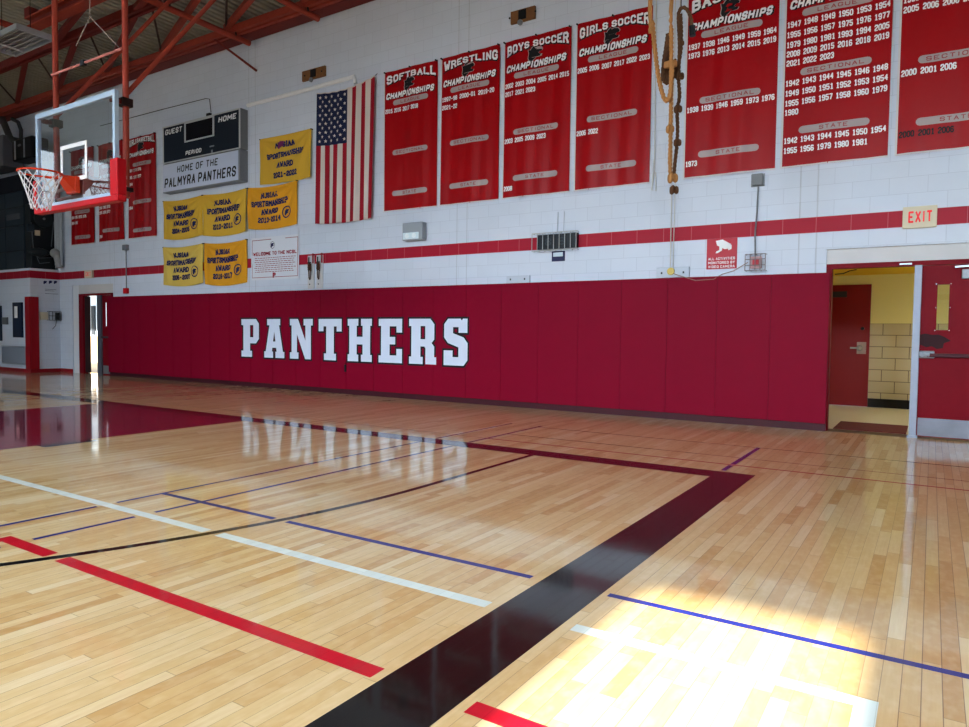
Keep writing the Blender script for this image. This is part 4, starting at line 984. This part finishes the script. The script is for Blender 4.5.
struct('ceiling_hall', mkbox(hx0, hx1, WY+.3, HY, 2.34, 2.5), mat('hall_soffit', (226, 190, 40), .6), 'bright yellow hall soffit')
t = tag(bpy.data.objects.new('door_2', None), 'dark red room door across the hall'); C.objects.link(t); t['kind'] = 'structure'; ORG[t.name] = Vector((0, 0, 0))
obj('door_leaf', mkbox(-1.86, -.93, HY-.05, HY-.005, .01, 2.17), mat('deep_red_door', (122, 8, 10), .4), t)
q1, q2 = at(857, 342, HY-.06), at(865.8, 354, HY-.06)
lk = obj('lock_plate', mkbox(q1[0], q2[0], HY-.06, HY-.05, q2[2], q1[2]), mat('brass_steel', (150, 124, 110), .35, metal=.6), t)
obj('knob', ball(tube(B(), [(q1[0]+.05, HY-.06, (q1[2]+q2[2])/2), (q1[0]+.05, HY-.11, (q1[2]+q2[2])/2)], .012, 8), (q1[0]+.05, HY-.13, (q1[2]+q2[2])/2), .05), mat('bright_knob', (190, 186, 180), .25, metal=.5), t)
obj('lever', bar(B(), (q1[0]+.05, HY-.14, (q1[2]+q2[2])/2), (q1[0]-.1, HY-.14, (q1[2]+q2[2])/2), .03, .03), MATS['bright_knob'], t)
q = at(862.5, 328.5, HY-.06); obj('deadbolt', disc(B(), (q[0], HY-.07, q[2]), .03, .02, 'Y', 14), M_black, t)
q1, q2 = at(832, 291.5, HY-.06), at(846.8, 297.3, HY-.06)
pl = obj('room_sign', mkbox(q1[0]-.06, q2[0], HY-.056, HY-.05, q2[2], q1[2]), mat('plaque_grey', (44, 40, 40), .4), t)
bm = B()
for zz in (.68, .3): 
    z = q2[2]+(q1[2]-q2[2])*zz; lay(bm, fit(text_geo('LOCKER ROOM' if zz > .5 else 'STORAGE', .02), q1[0]-.03, q2[0]-.04, z-.014, z+.014), plane_f(HY-.0575))
bm.free()
single('door_mat', mkbox(-1.08, -.24, WY+.32, 11.28, 0, .012, bev=.003), mat('brown_mat', (98, 42, 40), .9, bump=.5, bscale=90), 'dark reddish brown mat on the hall floor inside the open doorway', 'door mat', (-.66, 10.8, 0))
t = thing('hall_light', 'flat ceiling light in the hall', 'light fixture', (1.3, 12.4, 2.3)); obj('diffuser', mkbox(.8, 1.9, 12.1, 12.7, 2.315, 2.335), mat('hall_diffuser', (240, 236, 220), .5, emit=(255, 248, 225), es=12), t)

# ================================================================== LEFT DOORWAY AND CORNER ROOM
FY = WY+.06
struct('trim_4', mkbox(-19.72, L1, FY-.04, WY+.3, 2.17, LT), MATS['lintel_white'], 'white recess over the far doorway')
struct('wall_far_return', mkbox(L0, -19.72, WY+.03, WY+.3, 0, LT), M_white)
bm = B(); box(bm, -19.72, -19.50, FY-.05, FY+.08, 0, 2.17); box(bm, -19.50, -18.02, FY-.08, FY+.08, 2.12, 2.17); box(bm, -18.06, L1, FY-.08, FY+.08, 0, 2.17)
struct('trim_5', bm, M_redframe, 'red frame of the far doorway')
def empty_struct(name, label):
    t = tag(bpy.data.objects.new(name, None), label); C.objects.link(t); t['kind'] = 'structure'; ORG[t.name] = Vector((0, 0, 0)); return t
t = empty_struct('door_3', 'red leaf of the far doorway with narrow glass')
bm = B(); 
for a, b, c, d in ((-18.58, -18.44, 0, 2.115), (-18.38, -18.06, 0, 2.115), (-18.44, -18.38, .02, 1.3), (-18.44, -18.38, 1.92, 2.11)): box(bm, a, b, FY-.02, FY+.02, c, d)
obj('door_leaf', bm, M_redframe, t); obj('glass', mkbox(-18.44, -18.38, FY-.003, FY+.003, 1.3, 1.92), frosted(.8), t)
obj('push_bar', mkbox(-18.56, -18.1, FY-.08, FY-.05, .98, 1.03), M_dgrey, t); obj('kick_plate', mkbox(-18.56, -18.1, FY-.024, FY-.02, .03, .25), M_grey, t)
single('door_mullion', mkbox(-18.80, -18.59, FY-.05, FY+.05, 0, 2.12), mat('dark_mullion', (86, 92, 104), .4, metal=.3), 'grey mullion post of the far doorway', 'door mullion', (-18.65, FY, 0))
t = empty_struct('door_4', 'open leaf of the far doorway seen edge on')
obj('door_leaf', bar(B(), (-19.47, FY+.06, 1.06), (-20.99, FY+.75, 1.06), .14, 2.08), mat('door_edge_dark', (44, 22, 24), .5), t)
cy = 14.2
struct('floor_corridor', mkbox(-28, -17, WY+.3, cy, -.05, -.001), mat('corridor_floor', (170, 160, 140), .4))
cb = bpy.data.materials.new('corridor_wall'); cb.use_nodes = True; n = N(cb); b_ = cb.node_tree.nodes['Principled BSDF']; g_ = n.new('ShaderNodeNewGeometry'); sp_ = n.new('ShaderNodeSeparateXYZ'); n.put(sp_.inputs[0], g_.outputs['Position'])
n.put(b_.inputs['Base Color'], n.mix(n.m('GREATER_THAN', sp_.outputs[2], .95), s2l((190, 160, 120)), s2l((226, 236, 246))))
struct('wall_corridor', mkbox(-28, -17, cy, cy+.1, 0, 3.2), cb)
struct('wall_corridor_right', mkbox(-17.1, -17, WY+.3, cy, 0, 3.2), M_white); struct('wall_corridor_left', mkbox(-28.1, -28, WY+.3, cy, 0, 3.2), M_white)
struct('ceiling_corridor', mkbox(-28, -17, WY+.3, cy, 3.2, 3.3), M_white)
q = at(94, 300, cy)
single('wall_cabinet', mkbox(q[0]-.12, q[0]+.12, cy-.06, cy, 1.0, 2.1), M_dgrey, 'narrow dark panel on the corridor wall through the far doorway', 'panel', (q[0], cy, 1.0))

# low corner block projecting into the room
bx1_, by0_, bt = -20.70, 9.25, 2.86
bm = B(); box(bm, XL, bx1_, by0_, WY, 0, bt)
bmesh.ops.delete(bm, geom=[f for f in bm.faces if f.normal.y > .5 or f.normal.x < -.5], context='FACES_ONLY')
me_w = struct('wall_corner', bm, [M_wall, M_wall_y], 'low white block corner projecting beside the far doorway')
for p in me_w.data.polygons: p.material_index = 1 if abs(p.normal.x) > .5 else 0
bm = B(); box(bm, XL, bx1_+.02, by0_-.02, by0_, 0, .1); box(bm, bx1_, bx1_+.02, by0_, WY, 0, .1); box(bm, bx1_+.02, L0, WY-.02, WY, 0, .1)
struct('baseboard_corner', bm, M_red, 'red painted base of the corner block')
bm = B(); box(bm, -20.93, bx1_+.04, by0_-.04, by0_, .1, 2.08, bev=.01); box(bm, bx1_, bx1_+.04, by0_, by0_+.20, .1, 2.08, bev=.01)
single('corner_pad', bm, M_rpad if False else mat('red_vinyl_pad', (150, 10, 26), .4), 'bright red pad wrapped around the far corner of the wall', 'corner pad', (bx1_, by0_, .1))
def onF(q): return at(*q, by0_)
a, b = onF((14.4, 302)), onF((24.4, 338))
t = thing('electrical_panel', 'dark blue electrical panel with a paper notice left of the red corner pad', 'electrical panel', (a[0], by0_, .95))
obj('panel_door', mkbox(-21.62, -21.10, by0_-.05, by0_, .96, 1.93, bev=.006), mat('panel_blue', (30, 42, 64), .4), t)
obj('paper_notice', mkbox(-21.5, -21.32, by0_-.054, by0_-.05, 1.5, 1.82), M_wprint, t)
t = thing('electrical_panel', 'blue panel cut off by the left edge of the photo', 'electrical panel', (-22.6, by0_, .9)); obj('panel_door', mkbox(-22.9, -22.36, by0_-.05, by0_, .85, 1.85), mat('panel_blue', (30, 42, 64), .4), t)
single('switch_box', mkbox(-22.3, -21.98, by0_-.04, by0_, 1.32, 1.52, bev=.004), M_grey, 'small grey switch box between the two blue panels', 'switch box', (-22.1, by0_, 1.3))
t = thing('louver_grille', 'white ventilation grille low on the far corner block', 'grille', (-21.6, by0_, .2))
bm = B(); box(bm, -22.4, -20.98, by0_-.015, by0_, .2, .24); box(bm, -22.4, -20.98, by0_-.015, by0_, .68, .72); box(bm, -22.4, -22.36, by0_-.015, by0_, .24, .68); box(bm, -21.02, -20.98, by0_-.015, by0_, .24, .68)
obj('grille_frame', bm, M_alu, t); bm = B()
for k in range(28): box(bm, -22.34+.048*k, -22.32+.048*k, by0_-.012, by0_-.001, .24, .68)
obj('louvers', bm, M_alu, t)
bxp = bx1_
def onX(q): return atx(*q, bxp)
a, b = onX((39.6, 312)), onX((47.5, 319.8))
single('thermostat', mkbox(bxp, bxp+.04, a[1], b[1], b[2], a[2], bev=.004), M_cream, 'beige box on the side of the corner block', 'control box', (bxp, a[1], b[2]))
t = thing('caged_intercom', 'black intercom in a wire cage beside the far doorway', 'intercom', (bxp, 10.0, 1.4))
obj('handset', mkbox(bxp+.0, bxp+.08, 9.88, 9.98, 1.46, 1.66, bev=.01), M_black, t)
gd = B()
for y in (9.68, 9.77, 9.86, 9.95, 10.0): tube(gd, [(bxp, y, 1.69), (bxp+.1, y, 1.69), (bxp+.1, y, 1.45), (bxp, y, 1.45)], .007, 5)
for z in (1.45, 1.57, 1.69): tube(gd, [(bxp+.1, 9.68, z), (bxp+.1, 10.0, z)], .007, 5)
obj('wire_cage', gd, M_dgrey, t); obj('cord', tube(B(), [(bxp+.05, 9.9, 1.46), (bxp+.03, 9.88, 1.3), (bxp+.02, 9.8, 1.2)], .008, 5), M_black, t)
# painted marks on the corner block side
t = thing('wall_decal', 'small dark decal emblems under the red stripe on the corner block', 'decal', (bxp, 9.6, 2.4))
def planeX(X): return lambda y, z: (X, y, z)
a, b = onX((42.5, 284)), onX((57.4, 279.5))
bm = B()
for k, (dy, dz) in enumerate(((0, 0), (.14, .015), (.27, .02))):
    lay(bm, poly_geo([[(a[1]+.02+dy+q[0]*.1, a[2]+dz+q[1]*.10) for q in HEAD]]), planeX(bxp+.003))
for z_, l_ in ((2.30, .30), (2.26, .24), (2.18, .34)): lay(bm, ([(a[1]+.06, z_), (a[1]+.06+l_, z_), (a[1]+.06+l_, z_+.01), (a[1]+.06, z_+.01)], [(0, 1, 2, 3)]), planeX(bxp+.003))
obj('marking', bm, M_navy, t)

# dark mechanical plant above the corner block
t = thing('storage_screen', 'dark slate folded partition panels on top of the corner block', 'partition', (-22.5, by0_, bt))
for x0, x1, zt in ((-24.9, -23.3, 5.0), (-23.28, -22.2, 5.0), (-22.18, -21.12, 5.0)):
    obj('panel', mkbox(x0, x1, by0_+.05, by0_+.5, bt, zt, bev=.01), M_slate, t)
for z in (3.35, 4.05, 4.55): obj('rail', mkbox(-24.9, -21.12, by0_+.035, by0_+.05, z, z+.03), mat('slate_dark', (22, 30, 38), .5), t)
obj('label_plate', mkbox(-22.1, -21.3, by0_+.04, by0_+.05, 4.25, 4.4), mat('faded_plate', (70, 76, 84), .6), t)
obj('top_cover', mkbox(-24.9, -21.0, by0_+.02, by0_+.55, 5.0, 5.45, bev=.01), mat('night_blue', (14, 18, 30), .5), t)
t = thing('fan_unit', 'dark winch machine with a round disc on top of the corner block', 'machine', (-20.95, 9.7, bt))
obj('machine_body', mkbox(-21.1, -20.78, by0_+.08, 9.95, bt, 4.62, bev=.015), mat('machine_dark', (26, 32, 36), .5), t)
q = atx(43, 219, -20.78); obj('round_disc', disc(B(), (-20.78, q[1], q[2]), .24, .05, 'X', 28), mat('disc_dark', (36, 44, 48), .45), t); obj('hub', disc(B(), (-20.73, q[1], q[2]), .03, .03, 'X', 12), M_grey, t)
q = atx(37, 233, -20.78); obj('switch_plate', mkbox(-20.78, -20.74, q[1]-.06, q[1]+.06, q[2]-.07, q[2]+.07), M_cream, t)
q = atx(29, 228, -20.78); obj('control_box', mkbox(-20.78, -20.70, q[1]-.06, q[1]+.10, q[2]-.1, q[2]+.1), M_slate, t)
q = atx(38, 248, -20.78); obj('gear_motor', ball(B(), (-20.72, q[1], q[2]-.12), .1, .28, .12), MATS['disc_dark'], t)
bm = B(); tube(bm, [(-20.74, 9.32, 4.1), (-20.72, 9.36, 3.4), (-20.7, 9.5, 3.0), (-20.68, 9.75, 3.05)], .012, 6); tube(bm, [(-20.74, 9.9, 4.2), (-20.72, 9.82, 3.5)], .014, 6); tube(bm, [(-20.74, 9.3, 3.3), (-20.70, 9.5, 3.15), (-20.7, 9.9, 3.2)], .010, 6)
obj('cable', bm, mat('grey_cable', (84, 90, 96), .6), t)
t = thing('riser_pipe', 'bundle of white pipes rising in the far corner above the block', 'pipe', (-20.5, 9.9, bt), )
for k, X in enumerate((-20.66, -20.52, -20.40)): obj('pipe', tube(B(), [(X, 9.93, bt+.12), (X, 9.93, 6.0)], .05 if k < 2 else .03, 10), mat('pipe_white', (168, 176, 186), .4), t)
obj('elbow', ball(tube(B(), [(-20.7, 9.9, bt+.5), (-20.5, 9.86, bt+.35), (-20.45, 9.9, bt+.05)], .09, 10), (-20.55, 9.84, bt+.45), .13), mat('pipe_wrap', (148, 150, 152), .7, bump=.6, bscale=40), t)
q = at(57, 247, 9.3)
# loudspeaker and ducts high on the left
q1, q2 = at(11.5, 137, 9.3), at(31.5, 156.5, 9.3)
t = thing('loudspeaker', 'black wall loudspeaker high in the left corner', 'loudspeaker', ((q1[0]+q2[0])/2, 9.3, q2[2]))
obj('speaker_case', mkbox(q1[0], q2[0], 9.3, 9.75, q2[2], q1[2]-.1, bev=.04), M_black, t)
for xx in (q1[0]+.18, q2[0]-.42): obj('speaker_strip', mkbox(xx, xx+.06, 9.285, 9.3, q2[2]+.03, q1[2]-.15), M_alu, t)
obj('maker_badge', ball(B(), ((q1[0]+q2[0])/2-.1, 9.295, (q1[2]+q2[2])/2+.05), .1, .01, .035), M_grey, t)
obj('bracket', mkbox((q1[0]+q2[0])/2-.05, (q1[0]+q2[0])/2+.05, 9.75, WY, q2[2]+.2, q2[2]+.4), M_dgrey, t)
p = [at(*q, 9.6) for q in ((2, 118), (6, 128), (10, 138), (16, 142))]; single('duct_hose', tube(B(), p, .09, 10), mat('hose_grey', (66, 66, 68), .6), 'thick grey hose drooping beside the loudspeaker', 'hose', p[-1], smooth=True)
p = [at(*q, 9.6) for q in ((12, 119), (18, 122), (21, 130), (21, 142))]; single('duct_hose', tube(B(), p, .05, 10), MATS['hose_grey'], 'thin grey hose looping over the loudspeaker', 'hose', p[-1], smooth=True)
q1, q2 = at(-16, 142, 9.5), at(7, 166, 9.5)
single('duct_box', mkbox(q1[0], q2[0], 9.4, 9.95, q2[2], q1[2], bev=.02), mat('duct_grey', (92, 94, 104), .5), 'grey duct box left of the loudspeaker', 'duct', (q2[0], 9.6, q2[2]))

# ================================================================== CLIMBING ROPES
RY = 6.5
def rope_mesh(path, r=.022, tw=26, step=.018):
    pts = [Vector(p) for p in path]; fine = []
    # Catmull-Rom
    P_ = [pts[0]*2-pts[1]] + pts + [pts[-1]*2-pts[-2]]
    for i in range(1, len(P_)-2):
        a, b, c, d = P_[i-1:i+3]; L = max(2, int((c-b).length/step))
        for k in range(L):
            s = k/L; fine.append(.5*((2*b)+(c-a)*s+(2*a-5*b+4*c-d)*s*s+(3*b-a-3*c+d)*s**3))
    fine.append(pts[-1]); bm = B(); s_len = 0
    fr = []; prev = None
    for i, p in enumerate(fine):
        d = (fine[min(i+1, len(fine)-1)]-fine[max(i-1, 0)]).normalized()
        if prev is None: s, t_ = frame_of(d)
        else: s = (prev-d*prev.dot(d)).normalized(); t_ = d.cross(s)
        prev = s; fr.append((s, t_))
    for q in range(3):
        L = 0; tp = []
        for i, p in enumerate(fine):
            if i: L += (p-fine[i-1]).length
            a = L*tw*2+q*2*pi/3; s, t_ = fr[i]; tp.append(p+(s*cos(a)+t_*sin(a))*r*.56)
        tube(bm, tp, r*.47, 6)
    return bm
def rp(*q, Y=RY): return [at(a, b, Y) for a, b in q]
def knot(parent, q, m_, s=1.0, Y=RY):
    c = Vector(at(*q, Y)); bm = B(); pts = []
    for i in range(36):
        a = 2*pi*i/36; pts.append(c+Vector((KS*.027*s*(sin(a)+.45*sin(2*a)), KS*.03*s*(cos(a)-.45*cos(2*a)), KS*.030*s*sin(3*a))))
    tube(bm, pts, KS*.017*s, 7, closed=True); obj('knot', bm, m_, parent, smooth=True)
t = thing('climbing_rope', 'pale tan climbing rope with knots hanging between two red banners', 'rope', (-2.1, RY, 2.6), 'climbing ropes')
top = at(671, 0, RY); KS = .8
obj('rope_strand', rope_mesh([(top[0], RY, ZC)] + rp((671.3, 0), (671.5, 30), (671.3, 60), (671.2, 90), (670.6, 130), (670, 165), (671, 180)), .021), M_rope, t)
top = at(650, 0, RY-.05)
obj('rope_loop', rope_mesh([(top[0], RY-.05, ZC)] + rp((650.5, 0), (652.5, 22), (654.5, 45), (657.5, 70), (661.5, 90), (665, 99.5), (668, 100), (670.5, 92), (671.6, 76), (672, 64), Y=RY-.05), .023), M_rope, t)
for q, s in (((669.5, 129), 1.0), ((672, 178), 1.25), ((673.5, 190), 1.1)): knot(t, q, M_rope if q[1] < 180 else M_ropeb, s)
bm = B(); c = Vector(at(671.5, 64, RY))
for k in range(4): tube(bm, [c+Vector((.05*cos(a)-.01, .05*sin(a), .012*k-.02+.012*sin(a))) for a in [2*pi*i/16 for i in range(16)]], .013, 6, closed=True)
obj('lashing', bm, M_rope, t)
t = thing('climbing_rope', 'dark brown knotted climbing rope looped up beside the pale one', 'rope', (-1.95, RY, 2.7), 'climbing ropes')
Yd = RY+.12
obj('rope_strand', rope_mesh(rp((692, 30), (691, 19), (687.5, 10), (682.5, 7.5), (678.8, 13), (678.8, 28), (679.6, 45), (679, 62), (678.6, 80), (679.6, 96), (677.2, 110), (677.6, 128), (676.8, 146), (674.8, 164), (673.6, 178), Y=Yd), .019), M_ropeb, t)
obj('rope_strand', rope_mesh(rp((680.5, 14), (681.4, 30), (681, 50), (678, 66), (675, 78), Y=Yd+.03), .018), M_ropeb, t)
obj('rope_tip', tube(B(), rp((692, 26), (692.6, 36), Y=Yd), .03, 8), M_black, t)
for q, s in (((679.5, 76), 1.0), ((677.5, 109), 1.0), ((677, 142.5), .95), ((681, 43), .7)): knot(t, q, M_ropeb, s, Yd)
tp = at(681, 7, Yd); obj('hanging_line', tube(B(), [tp, (tp[0]-.02, Yd, ZC)], .006, 5), M_dgrey, t)
t = thing('rope_bundle', 'brown rope bundle tied beside the pale rope', 'rope', (-2.2, RY, 3.4))
bm = rope_mesh(rp((668.5, 36), (667, 48), (665.3, 58), (663.8, 72), (664, 79), (667, 82), (671, 80), (673.5, 70), (674, 60), Y=RY+.07), .03)
obj('coil', bm, M_ropeb, t); obj('coil', rope_mesh(rp((669.5, 34), (668.8, 50), (668, 66), (668, 80), Y=RY+.1), .03), M_ropeb, t)
obj('coil', rope_mesh(rp((667, 34), (669, 40), (666, 43), Y=RY+.05), .02), M_ropeb, t)

# ================================================================== LIGHT
sun = bpy.data.lights.new('sun', 'SUN'); so = bpy.data.objects.new('sun', sun); C.objects.link(so)
EL = math.atan(SZ1/(3.33-YN+.15)); sun.energy = 25; sun.angle = radians(.7); sun.color = (1, .95, .84)
so.rotation_euler = (pi/2-EL, 0, 0)      # shines along +Y and down
def area(name, loc, rot, sx, sy, e, col=(1, 1, 1)):
    l = bpy.data.lights.new(name, 'AREA'); l.shape = 'RECTANGLE'; l.size = sx; l.size_y = sy; l.energy = e; l.color = col
    o = bpy.data.objects.new(name, l); C.objects.link(o); o.location = loc; o.rotation_euler = rot; return o
area('corridor_daylight', (-24.5, 12.3, 3.15), (0, 0, 0), 6, 3, 70, (.66, .88, 1))
w_ = bpy.data.worlds.new('world'); sc.world = w_; w_.use_nodes = True
for (a, b), e in zip(nw, (60, 150, 330, 620, 0, 760)):  # fill lamps added inside unseen windows, tilted down to darken the upper wall
    if e: area('window_fill', ((a+b)/2, YN+.02, (SZ0+SZ1)/2), (radians(90-44), 0, 0), b-a, SZ1-SZ0, e*1.45, (.74, .87, 1)).data.spread = radians(98)
bg = w_.node_tree.nodes['Background']; bg.inputs[0].default_value = (.55, .75, 1, 1); bg.inputs[1].default_value = 1.5

vs = sc.view_settings; vs.view_transform = 'Standard'; vs.look = 'None'; vs.exposure = 0.65; vs.gamma = 1; vs.use_curve_mapping = False
sc.cycles.max_bounces = 10; sc.cycles.diffuse_bounces = 6; sc.cycles.glossy_bounces = 4; sc.cycles.transparent_max_bounces = 12
sc.cycles.use_denoising = True; sc.cycles.sample_clamp_indirect = 6
